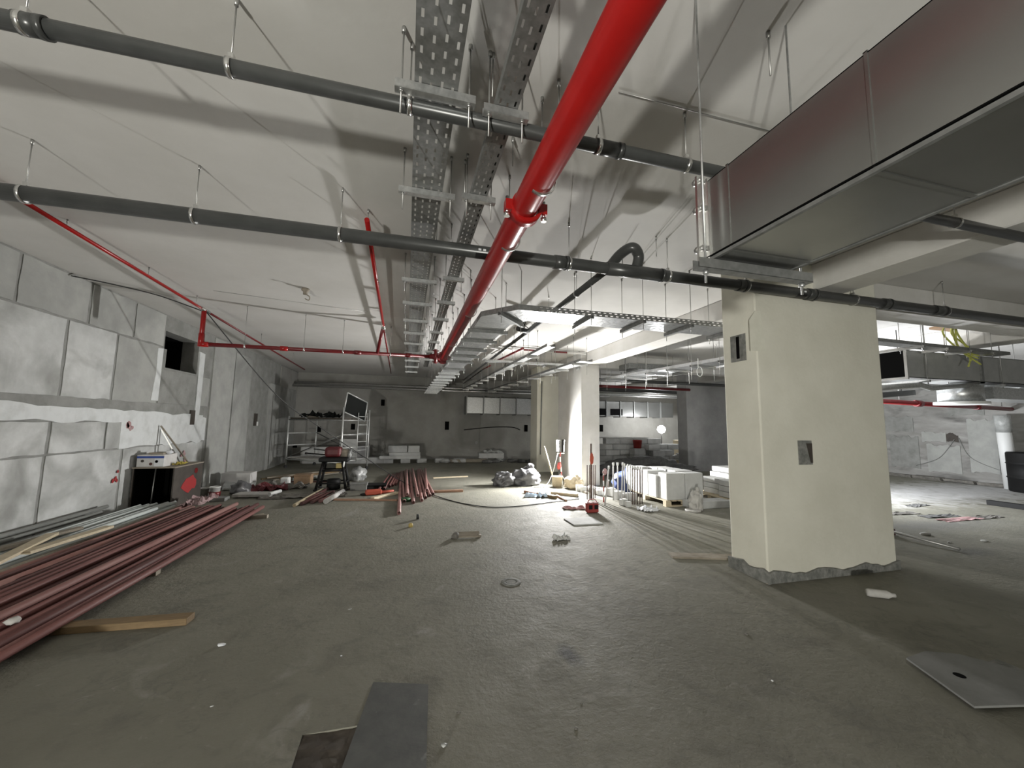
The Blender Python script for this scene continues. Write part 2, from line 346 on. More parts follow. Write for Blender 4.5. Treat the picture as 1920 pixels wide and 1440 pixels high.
def share(src, name, parent=None, loc=None, rot=None, label=None, cat=None, group=None, m=None):
    """a copy of a mesh object that shares its mesh data"""
    o = src.copy(); o.name = name; C.objects.link(o)
    if parent is not None: o.parent = parent
    if loc is not None: o.location = loc
    if rot is not None: o.rotation_euler = rot
    for k, v in (('label', label), ('category', cat), ('group', group)):
        if v: o[k] = v
    if m: o.material_slots[0].link = 'OBJECT'; o.material_slots[0].material = MT[m]
    ORG[o.name] = ORG[src.name]; return o
def simple_box(name, lo, hi, m, bev=0.0, **kw):
    bm = new(); box(bm, lo, hi)
    if bev: bevel(bm, bev)
    return fin(name, bm, m, **kw)

# ------------------------------------------------------------------ the setting
# pit in the floor, partly covered by a steel plate
PX0, PX1, PY0, PY1 = -0.47, 0.06, 1.72, 2.33
bm = new()
FX0, FX1, FY0, FY1 = LEFT-0.6, RIGHT+0.5, REAR-0.3, BACK+0.3
for lo, hi in (((FX0, FY0, -.25), (FX1, PY0, 0)), ((FX0, PY1, -.25), (FX1, FY1, 0)), ((FX0, PY0, -.25), (PX0, PY1, 0)), ((PX1, PY0, -.25), (FX1, PY1, 0))):
    box(bm, lo, hi)
box(bm, (PX0, PY0, -.25), (PX1, PY1, -.015))
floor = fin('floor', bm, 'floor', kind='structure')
fl_pit = new(); crumple(fl_pit, ((PX0+PX1)/2, (PY0+PY1)/2, -.014), PX1-PX0-.002, PY1-PY0-.002, .012, 5, 14)
fin('pit_bottom', fl_pit, 'ply_dark', floor, label='dark brown uneven bottom of the floor pit')  # dark crumpled sheet fills the pit just below floor level
ceiling = simple_box('ceiling', (FX0, FY0, CEIL), (FX1, FY1, CEIL+.3), 'ceiling', kind='structure')
# left wall with a vent opening
VY0, VY1, VZ0, VZ1 = 8.40, 9.57, 2.525, 3.20
bm = new(); W0 = LEFT-.3
for lo, hi in (((W0, FY0, 0), (LEFT, VY0, CEIL)), ((W0, VY1, 0), (LEFT, FY1, CEIL)), ((W0, VY0, 0), (LEFT, VY1, VZ0)), ((W0, VY0, VZ1), (LEFT, VY1, CEIL))): box(bm, lo, hi)
wall_left = fin('wall_left', bm, 'mortar', kind='structure')
win = simple_box('window_1', (W0-.35, VY0, VZ0-.0), (W0-.30, VY1, VZ1), 'dark', kind='structure')
win['label'] = 'open rectangular vent hole high in the block wall'
simple_box('reveal_block', (W0-.30, VY0, VZ0), (W0+.02, VY0+.62, VZ0+.42), 'mortar', parent=win)
simple_box('reveal_top', (W0-.3, VY0-.02, VZ1), (W0, VY1+.02, VZ1+.03), 'dark', parent=win)  # top and side blackened, shade inside the vent put into the colour
simple_box('reveal_side', (W0-.3, VY1, VZ0), (W0, VY1+.03, VZ1), 'dark', parent=win)
simple_box('reveal_sill', (W0-.3, VY0, VZ0-.03), (W0, VY1, VZ0), 'mortar', parent=win)
# courses of large blocks standing proud of the joints
courses = [(2.90, 3.47, [2.4, 3.5, 4.55, 5.6, 6.64, 7.55, 8.38], 'wall_l'), (1.86, 2.87, [2.5, 3.5, 4.45, 5.4, 6.33, 7.23, 8.33], 'aac'),
           (1.12, 1.52, [2.9, 3.9, 4.9, 5.6, 6.26, 7.2, 8.3, 9.3, 10.1], 'aac'), (0.02, 1.09, [2.6, 3.6, 4.6, 5.4, 6.24, 7.6, 8.9, 10.1], 'aac')]
for ci, (z0, z1, js, mm) in enumerate(courses):
    for k in range(len(js)-1):
        g = 0.026
        y0, y1 = js[k]+g, js[k+1]-g
        from mathutils import noise as nz
        def wv(t, q): return .016*nz.noise(Vector((t*5.3, q*3.7+ci*11, k*2.3)))
        m_ = 9; out = []
        for i in range(m_): f = i/m_; out.append((y0+(y1-y0)*f, z0+wv(y0+(y1-y0)*f, 1)))
        for i in range(m_): f = i/m_; out.append((y1+wv(z0+(z1-z0)*f, 2), z0+(z1-z0)*f))
        for i in range(m_): f = i/m_; out.append((y1-(y1-y0)*f, z1+wv(y1-(y1-y0)*f, 3)))
        for i in range(m_): f = i/m_; out.append((y0+wv(z1-(z1-z0)*f, 4), z1-(z1-z0)*f))
        bm = new(); prism(bm, [(LEFT-.004, y, z) for y, z in out], (.012+R.uniform(0, .008), 0, 0))
        fin('block', bm, 'render_patch' if (ci == 1 and k == 5) else mm, wall_left)
for y0, y1 in ((8.33, 9.6), (9.62, 10.15)):
    bm = new(); box(bm, (LEFT-.005, y0+.02, 1.86), (LEFT+.014, y1-.02, 2.49)); bevel(bm, .006); fin('block', bm, 'render_patch' if y0 > 9 else 'mortar', wall_left)
def outline_patch(name, pts_yz, m, parent, x=LEFT, t=0.012, dirx=1):
    bm = new(); prism(bm, [(x-.002*dirx, y, z) for y, z in pts_yz], (t*dirx, 0, 0)); return fin(name, bm, m, parent)
def wavy(y0, y1, zt, zb, n=26, a=.05):
    from mathutils import noise as nz
    top = [(y0+(y1-y0)*i/n, (zt(i/n) if callable(zt) else zt)+a*nz.noise(Vector((i*.5, 0.3, zb if not callable(zb) else 1)))) for i in range(n+1)]
    bot = [(y0+(y1-y0)*i/n, (zb(i/n) if callable(zb) else zb)+a*nz.noise(Vector((i*.45, 5.3, 2)))) for i in range(n+1)]
    return top + bot[::-1]
outline_patch('adhesive_smear', wavy(2.5, 9.95, lambda t: 1.83-.18*t, lambda t: 1.60-.12*t-.25*max(0, t-.75), 40), 'smear', wall_left, t=.026)
outline_patch('adhesive_smear', wavy(7.5, 10.1, 1.62, 1.1, 24, .06), 'smear', wall_left, t=.024)
outline_patch('adhesive_smear', [(9.62, 1.5), (9.8, 1.5), (9.82, 3.0), (9.6, 3.02), (9.62, 2.4)], 'smear', wall_left, t=.02)
outline_patch('adhesive_smear', [(8.15, 1.9), (8.35, 1.9), (8.36, 2.86), (8.2, 2.84), (8.22, 2.4)], 'smear', wall_left, t=.02)
# pier strip and darker render beyond the blocks
outline_patch('render_strip', [(10.2, .0), (11.2, .0), (11.3, 3.45), (10.2, 3.45)], 'render_patch', wall_left, t=.03)
outline_patch('render_strip', [(11.35, .0), (12.4, .0), (12.4, 3.3), (11.35, 3.3)], 'wall_l', wall_left, t=.02)
outline_patch('render_strip', [(13.9, .0), (14.9, .0), (14.9, 2.75), (13.9, 2.75)], 'render_patch', wall_left, t=.05)
outline_patch('render_strip', [(14.95, 2.75), (16.9, 2.75), (16.9, 3.45), (14.95, 3.45)], 'wall_b', wall_left, t=.03)
for (y, z, w, h) in ((9.53, 1.61, .16, .3), (12.97, 1.58, .2, .36)):
    simple_box('switch_slot', (LEFT+.0, y-w/2, z-h/2), (LEFT+.032, y+w/2, z+h/2), 'crate', parent=wall_left)
simple_box('socket_tube', (LEFT+.03, 13.02, 1.40), (LEFT+.05, 13.09, 1.52), 'whitepl', parent=wall_left)
def splash(y, z, r, seed, m='redspray', n=5, parent=None):
    bm = new(); rr = random.Random(seed)
    for k in range(n):
        cy, cz, q = y+rr.uniform(-r, r), z+rr.uniform(-r, r)*1.2, r*rr.uniform(.3, .7)
        prism(bm, [(LEFT+.022, cy+q*math.cos(t*math.pi/5)*rr.uniform(.6, 1.1), cz+q*math.sin(t*math.pi/5)*rr.uniform(.6, 1.4)) for t in range(10)], (.0055, 0, 0))
    fin('paint_mark', bm, m, parent or wall_left, label='splash of red paint on the block wall')
splash(7.69, 1.45, .10, 3, 'redfaint', 4); splash(7.49, .68, .07, 4, 'redspray', 4); splash(9.32, .82, .09, 5, 'redfaint', 4)
# back wall
wall_back = simple_box('wall_back', (FX0, BACK, 0), (FX1, BACK+.3, CEIL), 'wall_b', kind='structure')
for x in (-3.4, -2.2, -.2, 1.4, 3.0):
    simple_box('render_strip', (x, BACK-.012, .0), (x+1.05, BACK, 2.4+R.uniform(-.1, .3)), 'wall_b', parent=wall_back)
for (px, py, w, h) in ((598, 805, .16, .22), (662, 800, .16, .24), (718, 755, .14, .26), (838, 798, .18, .36), (986, 803, .16, .3), (552, 836, .2, .14), (1127, 803, .2, .32)):
    p = at(px, py, y=BACK)
    simple_box('socket_recess', (p.x-w/2, BACK-.02, p.z-h/2), (p.x+w/2, BACK-.011, p.z+h/2), 'dark', parent=wall_back)
p = at(893, 830, y=BACK)
bm = new(); cyl(bm, (p.x, BACK-.03, p.z), (p.x, BACK-.011, p.z), .07, 16); fin('round_plate', bm, 'mortar', wall_back)
bm = new(); path(bm, spline([at(870, 806, y=BACK-.02), at(920, 801, y=BACK-.02), at(960, 801, y=BACK-.02), at(975, 806, y=BACK-.02)], 6), .02, 6); fin('wall_cable', bm, 'black', wall_back)
# right and rear walls
wall_right = simple_box('wall_right', (RIGHT, FY0, 0), (RIGHT+.3, FY1, CEIL), 'wall_r', kind='structure')
for (y0, y1, z0, z1) in ((7.3, 7.9, .35, 1.9), (8.1, 8.9, .25, 1.1), (8.4, 9.0, 1.2, 1.5), (9.1, 9.9, .3, 1.35), (9.2, 10.2, 1.5, 2.0), (7.5, 8.3, 2.05, 2.3)):
    outline_patch('mortar_patch', wavy(y0, y1, z1, z0, 12, .08), R.choice(['render_patch', 'mortar']), wall_right, x=RIGHT, t=.02, dirx=-1)
bm = new()
path(bm, spline([(RIGHT-.03, 8.1, 1.35), (RIGHT-.03, 7.9, .8), (RIGHT-.03, 7.4, .5), (RIGHT-.03, 6.9, .4)], 8), .008, 6); fin('wall_cable', bm, 'conduit_dk', wall_right)
bm = new(); path(bm, spline([(RIGHT-.03, 8.2, 1.3), (RIGHT-.03, 8.6, .7), (RIGHT-.03, 9.2, .4)], 8), .01, 6); fin('wall_cable', bm, 'conduit_dk', wall_right)
outline_patch('wall_stain', wavy(8.12, 8.42, lambda t: 1.52-.2*abs(t-.5), lambda t: 1.22, 10, .09), 'crate', wall_right, x=RIGHT, t=.012, dirx=-1)
simple_box('wall_rear', (FX0, REAR-.3, 0), (FX1, REAR, CEIL), 'wall_l', kind='structure')
# beams under the slab
b1 = simple_box('trim_1', (4.47, FY0, 3.19), (4.92, BACK, CEIL), 'beam', bev=.012, kind='structure'); b1['label'] = 'long plastered beam running over the columns'
b2 = simple_box('trim_2', (4.92, 3.52, 3.14), (RIGHT, 3.9, CEIL), 'beam', bev=.012, kind='structure'); b2['label'] = 'plastered cross beam beside the big column'
b3 = simple_box('trim_3', (4.92, 9.5, 3.14), (RIGHT, 9.9, CEIL), 'beam', bev=.012, kind='structure'); b3['label'] = 'plastered cross beam above the far bay'
b4 = simple_box('trim_4', (9.9, 3.9, 3.14), (10.4, BACK, CEIL), 'beam', bev=.012, kind='structure'); b4['label'] = 'second long beam over the far bay'

# ------------------------------------------------------------------ columns
def column(x0, x1, y0, y1, m, label, ztop=CEIL, bev=.015, skirt=0.0):
    t = thing('concrete_column', label, 'column', ((x0+x1)/2, (y0+y1)/2, 0))
    bm = new(); box(bm, (x0, y0, skirt), (x1, y1, ztop)); bevel(bm, bev, 2); fin('plaster_shaft', bm, m, t)
    return t
c1 = column(3.62, 5.47, 3.33, 3.80, 'cream', 'wide cream plastered column with a square socket hole low in its face', skirt=.05)
bm = new()
n = 22
for face in range(2):
    pts = [(3.60+(5.49-3.60)*i/n, 3.335, .10-.025*i/n+.02*math.sin(i*.9)+R.uniform(-.012, .012)) for i in range(n+1)] if face == 0 else []
    if face == 0:
        poly = pts + [(5.49, 3.335, 0.0), (3.60, 3.335, 0.0)]; prism(bm, poly, (0, -.028, 0))
poly = [(3.622, 3.82-(3.82-3.30)*i/8, .12+R.uniform(-.02, .03)) for i in range(9)] + [(3.622, 3.30, 0), (3.622, 3.82, 0)]
prism(bm, poly, (-.03, 0, 0)); box(bm, (3.65, 3.36, 0), (5.44, 3.77, .06))
fin('cement_skirt', bm, 'cement', c1, label='rough grey cement at the foot of the column')
bm = new(); p = [at(1415, 583, y=3.33), at(1425, 583, y=3.33), at(1436, 658, y=3.33), at(1408, 658, y=3.33), at(1405, 600, y=3.33)]
prism(bm, [(q.x, 3.333, q.z) for q in p], (0, -.006, 0)); fin('plaster_patch', bm, 'cream_light', c1)
a, b_ = at(1495, 826, y=3.33), at(1523, 871, y=3.33)
simple_box('socket_box', (a.x, 3.322, b_.z), (b_.x, 3.36, a.z), 'cement', parent=c1, label='open socket recess with grey mortar')
bm = new(); prism(bm, [(a.x+.11, 3.318, a.z-.03), (b_.x-.0, 3.318, a.z-.03), (b_.x-.0, 3.318, b_.z+.02), (b_.x-.03, 3.318, b_.z+.02)], (0, .02, 0)); fin('painted_recess_shade', bm, 'crate', c1)  # dark sliver paints the shade inside the socket recess
a, b_ = at(1370, 632, x=3.62), at(1400, 675, x=3.62)
simple_box('socket_box', (3.612, b_.y, b_.z), (3.66, a.y, a.z), 'cement', parent=c1, label='open square recess on the narrow side')
simple_box('recess_notch', (3.608, (a.y+b_.y)/2-.02, b_.z+.03), (3.63, (a.y+b_.y)/2+.02, a.z-.02), 'dark', parent=c1)
c2 = column(4.33, 4.86, 9.36, 11.0, 'beam', 'pale plastered column glaring white where the floodlight hits it')
c3 = column(4.05, 5.0, 12.2, 12.9, 'cream', 'cream column with a thin cable pipe down its front, behind the white column')
bm = new(); path(bm, [at(1016, 715, y=12.18), at(1013, 852, y=12.18)], .022, 8); fin('cable_pipe', bm, 'conduit_dk', c3)
column(9.4, 11.1, 11.6, 12.1, 'rawcol', 'dark grey cement rendered column in the far bay')

# ------------------------------------------------------------------ overhead services
def rod(parent, x, y, z0, z1=CEIL, r=.004, anchor=True):
    bm = new(); cyl(bm, (x, y, z0), (x, y, z1), r, 6)
    if anchor: cyl(bm, (x, y, z1-.035), (x, y, z1), r*2.4, 8)
    return fin('hanger_rod', bm, 'rod', parent)
def transverse_pipe(name, label, y, z, x0, x1, r, m, couplings, clamps, cat='pipe'):
    t = thing(name, label, cat, (0, y, z))
    bm = new(); cyl(bm, (x0, y, z), (x1, y, z), r, 24); fin('pipe_run', bm, m, t)
    for (cx, w) in couplings:
        bm = new(); cyl(bm, (cx-w/2, y, z), (cx+w/2, y, z), r*1.13, 24)
        cyl(bm, (cx+w/2-.02, y, z), (cx+w/2+.008, y, z), r*1.2, 24); fin('socket_collar', bm, m, t)
    for cx in clamps:
        bm = new(); hollow(bm, (cx-.011, y, z), (cx+.011, y, z), r+.006, r-.001, 24)
        box(bm, (cx-.011, y-.012, z+r), (cx+.011, y+.012, z+r+.03)); fin('clamp', bm, 'chrome', t)
        rod(t, cx, y, z+r+.02)
    return t
def px_x(pxs, y): return [at(px, py, y=y).x for px, py in pxs]
xs = px_x([(432, 127), (768, 195), (1122, 285), (1287, 312)], 1.84)
p1 = transverse_pipe('drain_pipe', 'thin dark grey plastic drain pipe crossing above the red main, passing behind the duct', 1.84, 3.155, -3.2, 6.2, .036, 'pvc',
    [(at(60, 50, y=1.84).x, .09), (at(1140, 283, y=1.84).x, .16)], [at(45, 45, y=1.84).x] + xs + [at(1540, 360, y=1.84).x, at(1790, 405, y=1.84).x])
xs = px_x([(62, 370), (373, 412), (640, 447), (1062, 500), (1245, 520), (1390, 540), (1590, 562), (1760, 585)], 3.31)
p2 = transverse_pipe('drain_pipe', 'thicker grey plastic drain pipe crossing in front of the column head, with sticker labels', 3.31-.06, 3.10, -4.4, 10.5, .056, 'pvc',
    [(at(1062, 500, y=3.25).x-.06, .13), (at(1190, 512, y=3.25).x, .62), (at(1390, 540, y=3.25).x, .10), (at(1520, 556, y=3.25).x, .12), (at(1660, 572, y=3.25).x, .12), (at(1760, 585, y=3.25).x, .2)], xs)
for (px, py, w) in ((902, 478, .11), (1498, 553, .13)):
    c = at(px, py, y=3.25).x; bm = new(); r = .0575
    for k in range(6):
        a0 = math.radians(-150+k*25); a1 = math.radians(-150+(k+1)*25)
        v = [bm.verts.new((x, 3.25+math.cos(a)*q, 3.10+math.sin(a)*q)) for q in (r, r-.003) for x, a in ((c-w/2, a0), (c+w/2, a0), (c+w/2, a1), (c-w/2, a1))]
        bm.faces.new(v[:4]); bm.faces.new(v[4:][::-1])
    st = fin('sticker', bm, 'label', p2, label='black sticker with white marks')
    for i in range(2):
        bm = new()
        for k in range(1):
            x = c-w*.3+i*w*.38
            box(bm, (x, 3.25-.0592, 3.10-.010), (x+w*.22, 3.25-.055, 3.10+.008))
        fin('sticker_print', bm, 'paper', st)
# elbow rising off the thicker pipe and the branch running back
t = thing('branch_pipe', 'dark plastic branch pipe running back from an elbow on the thicker drain pipe', 'pipe', (1.95, 3.3, 3.2))
bm = new(); path(bm, spline([(2.1, 3.27, 3.12), (2.12, 3.24, 3.26), (2.04, 3.22, 3.33), (1.97, 3.34, 3.30), (1.945, 3.55, 3.22)], 8), .052, 16); fin('elbow', bm, 'pvc', t)
bm = new(); cyl(bm, (1.945, 3.5, 3.225), (1.92, 6.5, 3.2), .038, 16); fin('pipe_run', bm, 'pvc', t)
bm = new(); cyl(bm, (1.92, 6.5, 3.2), (1.895, 14.6, 3.2), .03, 14); fin('pipe_run', bm, 'pvc', t)
bm = new(); cyl(bm, (1.70, 6.2, 3.2), (1.93, 6.35, 3.2), .042, 14); fin('side_stub', bm, 'pvc_dark', t)
for y in (4.3, 5.3, 6.0, 7.3, 8.6):
    bm = new(); hollow(bm, (1.93, y-.01, 3.21), (1.93, y+.01, 3.21), .044, .036, 14); fin('clamp', bm, 'rod', t); rod(t, 1.93, y, 3.245)
# red main
RX, RZ, RR = .68, 2.985, .084
t = thing('red_main_pipe', 'fat red painted fire main running away overhead', 'pipe', (RX, 3, RZ))
TY = 8.25
bm = new(); cyl(bm, (RX+.01, -4.0, RZ), (RX-.06, TY, RZ), RR, 32); fin('pipe_run', bm, 'red', t)
for y in (1.97, 2.72, 4.65, 6.6, 0.6):
    x = RX-.0057*(y)+.0
    bm = new(); hollow(bm, (x, y-.014, RZ), (x, y+.014, RZ), RR+.007, RR-.002, 32); box(bm, (x-.014, y-.014, RZ+RR), (x+.014, y+.014, RZ+RR+.04)); fin('clamp', bm, 'chrome', t)
    rod(t, x, y, RZ+RR+.03)
for y in (2.28,):
    x = RX-.0057*y
    cp = new(); hollow(cp, (x, y-.045, RZ), (x, y+.045, RZ), RR+.02, RR-.002, 32)
    for s in (-1, 1): box(cp, (x+s*(RR+.0), y-.03, RZ-.035), (x+s*(RR+.055), y+.03, RZ+.035))
    cpo = fin('grooved_coupling', cp, 'red', t)
    for s in (-1, 1):
        bm = new(); cyl(bm, (x+s*(RR+.04), y, RZ-.065), (x+s*(RR+.04), y, RZ+.065), .011, 8); cyl(bm, (x+s*(RR+.04), y, RZ-.07), (x+s*(RR+.04), y, RZ-.045), .02, 6); fin('bolt', bm, 'chrome', cpo)
for (x, y) in ((.58, 1.715), (.576, 2.314), (.92, 1.9)):
    pass
bm = new(); x = RX-.055
cyl(bm, (x, TY-.12, RZ), (x, TY+.16, RZ), RR+.02, 24); cyl(bm, (x, TY+.1, RZ), (x, TY+.17, RZ), RR+.05, 20)
cyl(bm, (x-.30, TY, RZ-.01), (x, TY, RZ), RR*.55, 20, RR+.01); cyl(bm, (x-.2, TY, RZ), (x-.14, TY, RZ), RR+.07, 20); cyl(bm, (x-.23, TY, RZ-.12), (x-.10, TY, RZ-.12), .012, 8); cyl(bm, (x-.23, TY, RZ+.12), (x-.10, TY, RZ+.12), .012, 8)
cyl(bm, (x, TY-.02, RZ-.02), (x+.15, TY+.02, RZ-.02), .05, 16); fin('end_tee', bm, 'red_dark', t)
# cross pipe from the tee, drop and thin pipe by the wall
DX, DY = -3.3, 7.14
t = thing('red_branch_pipe', 'thin red branch pipe leaving the end tee of the red main to the left', 'pipe', (-1, 8, 2.9))
A = Vector((x-.28, TY, RZ-.01)); B = Vector((DX, DY, 2.78))
bm = new(); cyl(bm, A, B, .034, 16); fin('pipe_run', bm, 'red_dark', t)
for f in (.12, .38, .70, .99):
    q = A.lerp(B, f); d = (B-A).normalized(); bm = new(); cyl(bm, q-d*.06, q+d*.06, .043, 16); fin('pipe_fitting', bm, 'red_dark' if f < .5 else 'red', t)
for f in (.22, .45, .62, .85):
    q = A.lerp(B, f); bm = new(); cyl(bm, q-d*.012, q+d*.012, .037, 12); fin('clamp', bm, 'chrome', t); rod(t, q.x, q.y, q.z+.03)
J = A.lerp(B, .285)
t = thing('red_sprinkler_pipe', 'thin red pipe angling back under the ceiling with a drop down to the red branch', 'pipe', (-.5, 6, 3.3))
s0 = at(688, 412, z=3.36); s1 = at(719, 612, z=3.36)
bm = new(); cyl(bm, s0, s1, .022, 12); fin('pipe_run', bm, 'red', t)
bm = new(); cyl(bm, s1+Vector((0,0,.03)), J, .03, 12); fin('drop_pipe', bm, 'red_dark', t)
bm = new(); cyl(bm, s1, at(733, 700, z=3.36), .018, 12); fin('pipe_run', bm, 'red_dark', t)
bm = new(); cyl(bm, s1-Vector((0,.1,0)), s1+Vector((0,.1,0)), .034, 12); cyl(bm, s1-Vector((0,0,.06)), s1+Vector((0,0,.05)), .036, 12); fin('pipe_fitting', bm, 'chrome', t)
for f in (.02, .5): q = s0.lerp(s1, f); rod(t, q.x, q.y, q.z)
t = thing('red_wall_pipe', 'thin red pipe running back under the ceiling beside the block wall', 'pipe', (DX, 8, 3.3))
w0 = at(-60, 315, x=DX); w1 = at(383, 581, x=DX); w2 = at(571, 693, x=DX)
bm = new(); cyl(bm, w0, w1, .020, 12); fin('pipe_run', bm, 'red', t)
bm = new(); cyl(bm, w1, w2, .018, 12); fin('pipe_run', bm, 'red_dark', t)
bm = new(); cyl(bm, w1, (DX, DY, 2.76), .034, 12); fin('drop_pipe', bm, 'red', t)
bm = new(); d = (w2-w1).normalized(); cyl(bm, w1-d*.12, w1+d*.14, .033, 12); fin('pipe_fitting', bm, 'chrome', t)
bm = new(); cyl(bm, (DX, DY, 2.74), (DX, DY, 2.95), .042, 12); fin('pipe_fitting', bm, 'red', t)
for f in (.25, .6, .93): q = w0.lerp(w1, f); rod(t, q.x, q.y, q.z, r=.003)
for f in (.4, .8): q = w1.lerp(w2, f); rod(t, q.x, q.y, q.z, r=.003)

# --- cable trays: perforated base (real slots), flanges, struts and rods
def tray_base(bm, L, w, pitch, ncol, slot_l, slot_w, z0=0.0):
    """base along +Y from 0 to L, centred on x, with staggered through slots"""
    rows = max(1, int(L/pitch)); xs = [-w/2]
    for c in range(ncol):
        cx = -w/2+(c+.5)*w/ncol; xs += [cx-slot_w/2, cx+slot_w/2]
    xs.append(w/2)
    for c in range(len(xs)-1):
        slotcol = c % 2 == 1; ys = [0.0]; holes = []
        off = 0.5 if ((c//2) % 2) else 0.0
        if slotcol:
            for r in range(rows):
                y = (r+.25+off*.5)*pitch
                if y+slot_l < L: ys += [y, y+slot_l]
        ys.append(L)
        for k in range(len(ys)-1):
            if slotcol and k % 2 == 1: continue
            v = [bm.verts.new((x, y, z0)) for x, y in ((xs[c], ys[k]), (xs[c+1], ys[k]), (xs[c+1], ys[k+1]), (xs[c], ys[k+1]))]
            bm.faces.new(v)
def xform(bm, m):
    for v in bm.verts: v.co = m @ v.co
def strut(bm, a, b, w=.041, h=.041, t=.004):
    """open channel between two points, opening upward, slots left as ribs"""
    a, b = Vector(a), Vector(b)
    beam_box(bm, a, b, w, t)
    d = (b-a).normalized(); s = d.cross(Vector((0,0,1))).normalized()
    for k in (-1, 1): beam_box(bm, a+s*k*(w-t)/2+Vector((0,0,h/2)), b+s*k*(w-t)/2+Vector((0,0,h/2)), t, h)
def straight_tray(label, p0, p1, w, fh, m, struts, pitch=.055, ncol=4, slot=(.022, .008), over=.09, strut_m='galv', rods=True, rod_drop=.05, side_slots=False, name='cable_tray', group=None):
    p0, p1 = Vector(p0), Vector(p1); L = (p1-p0).length; d = (p1-p0).normalized(); s = Vector((d.y, -d.x, 0)).normalized()
    t = thing(name, label, 'cable tray', p0, group)
    mtx = Matrix.Translation(p0) @ Matrix(((s.x, d.x, 0, 0), (s.y, d.y, 0, 0), (0, d.z, 1, 0), (0, 0, 0, 1)))
    bm = new(); tray_base(bm, L, w, pitch, ncol, *slot); xform(bm, mtx)
    o = fin('perforated_base', bm, m, t, norm=False); md = o.modifiers.new('thickness', 'SOLIDIFY'); md.thickness = .0015
    for k in (-1, 1):
        bm = new()
        if side_slots:
            tray_base(bm, L, fh, .07, 2, .03, .012); xform(bm, mtx @ Matrix.Translation((k*w/2, 0, fh/2)) @ Matrix.Rotation(math.pi/2, 4, 'Y'))
            f = fin('side_flange', bm, m, t, norm=False); md = f.modifiers.new('thickness', 'SOLIDIFY'); md.thickness = .002
        else:
            a = p0+s*k*w/2; b = p1+s*k*w/2
            beam_box(bm, a+Vector((0,0,fh/2)), b+Vector((0,0,fh/2)), .002, fh); beam_box(bm, a+Vector((0,0,fh))-s*k*.006, b+Vector((0,0,fh))-s*k*.006, .012, .003)
            fin('side_flange', bm, m, t)
    for dist in struts:
        c = p0+d*dist; a = c-s*(w/2+over)+Vector((0,0,-.045)); b = c+s*(w/2+over)+Vector((0,0,-.045))
        bm = new(); strut(bm, a, b); so = fin('support_strut', bm, strut_m, t)
        if rods:
            for q in (a+s*.03, b-s*.03):
                bm = new(); cyl(bm, q-Vector((0,0,rod_drop)), (q.x, q.y, CEIL), .0045, 6); cyl(bm, (q.x, q.y, CEIL-.03), (q.x, q.y, CEIL), .011, 8)
                cyl(bm, q-Vector((0,0,.012)), q-Vector((0,0,.002)), .012, 6); fin('threaded_rod', bm, 'rod', so)
    return t
ya = [1.77, 2.63, 4.38, 5.27, 6.2, 7.1, 8.1, 9.2, 10.4, 11.6, 12.8]
straight_tray('wide perforated cable tray hung left of the red main', (.085, -1.5, 3.215), (-.05, 13.5, 3.215), .205, .055, 'galv_dull', [y+1.5 for y in [-.1, .85]+ya], pitch=.078, ncol=4, slot=(.036, .012), rod_drop=.12)
straight_tray('narrow perforated cable tray beside the red main', (.425, -1.5, 3.20), (.36, 11.5, 3.20), .115, .05, 'galv_dull', [y+1.5 for y in [0.0, .9]+[1.78, 2.57, 4.17, 5.05, 5.93, 6.84, 7.7, 8.8, 10.0]], pitch=.078, ncol=3, slot=(.034, .010), over=.06, rod_drop=.12)
# big tray that comes from the right, turns at 45 degrees and runs to the back wall
ZC = 2.83
t = thing('angled_cable_tray', 'broad galvanised cable tray that turns a corner and runs to the back wall', 'cable tray', (1, 5, ZC))
WD = .42
def leg(a, b, left0, left1):
    pass
def ladder_run(p0, p1, w, struts, slots=True):
    p0, p1 = Vector(p0), Vector(p1); L = (p1-p0).length; d = (p1-p0).normalized(); s = Vector((d.y, -d.x, 0))
    mtx = Matrix.Translation(p0) @ Matrix(((s.x, d.x, 0, 0), (s.y, d.y, 0, 0), (0, 0, 1, 0), (0, 0, 0, 1)))
    bm = new(); tray_base(bm, L, w, .08, 6, .03, .006); xform(bm, mtx); o = fin('perforated_base', bm, 'galv_wavy', t, norm=False); md = o.modifiers.new('thickness', 'SOLIDIFY'); md.thickness = .0015
    for k in (-1, 1):
        bm = new(); tray_base(bm, L, .062, .07, 2, .034, .011); xform(bm, mtx @ Matrix.Translation((k*w/2, 0, .031)) @ Matrix.Rotation(math.pi/2, 4, 'Y'))
        f = fin('side_flange', bm, 'galv_dull', t, norm=False); md = f.modifiers.new('thickness', 'SOLIDIFY'); md.thickness = .002
    for dist in struts:
        c = p0+d*dist; a = c-s*(w/2+.06)-Vector((0,0,.045)); b = c+s*(w/2+.06)-Vector((0,0,.045))
        bm = new(); strut(bm, a, b); so = fin('support_strut', bm, 'galv_dull' if dist < 4.6 else 'galv', t)
        for q in (a+s*.03, b-s*.03):
            bm = new(); cyl(bm, q-Vector((0,0,.07)), (q.x, q.y, CEIL), .0045, 6); cyl(bm, (q.x, q.y, CEIL-.03), (q.x, q.y, CEIL), .011, 8); fin('threaded_rod', bm, 'rod', so)
yl = [4.96, 5.6, 6.33, 6.99, 7.7, 8.8, 9.7, 10.5, 11.3, 12.1, 12.9, 13.7, 14.4, 15.0, 15.6, 16.2, 16.7]
ladder_run((.955, 4.62, ZC), (.78, 16.85, ZC), WD, [y-4.62 for y in yl])
ladder_run((1.32, 4.16, ZC), (4.42, 4.10, ZC), WD, [.62, 1.28, 1.93, 2.6])
q = [Vector((.745, 4.62)), Vector((.745, 4.35)), Vector((1.09, 3.95)), Vector((1.32, 3.95)), Vector((1.32, 4.37)), Vector((1.165, 4.62))]
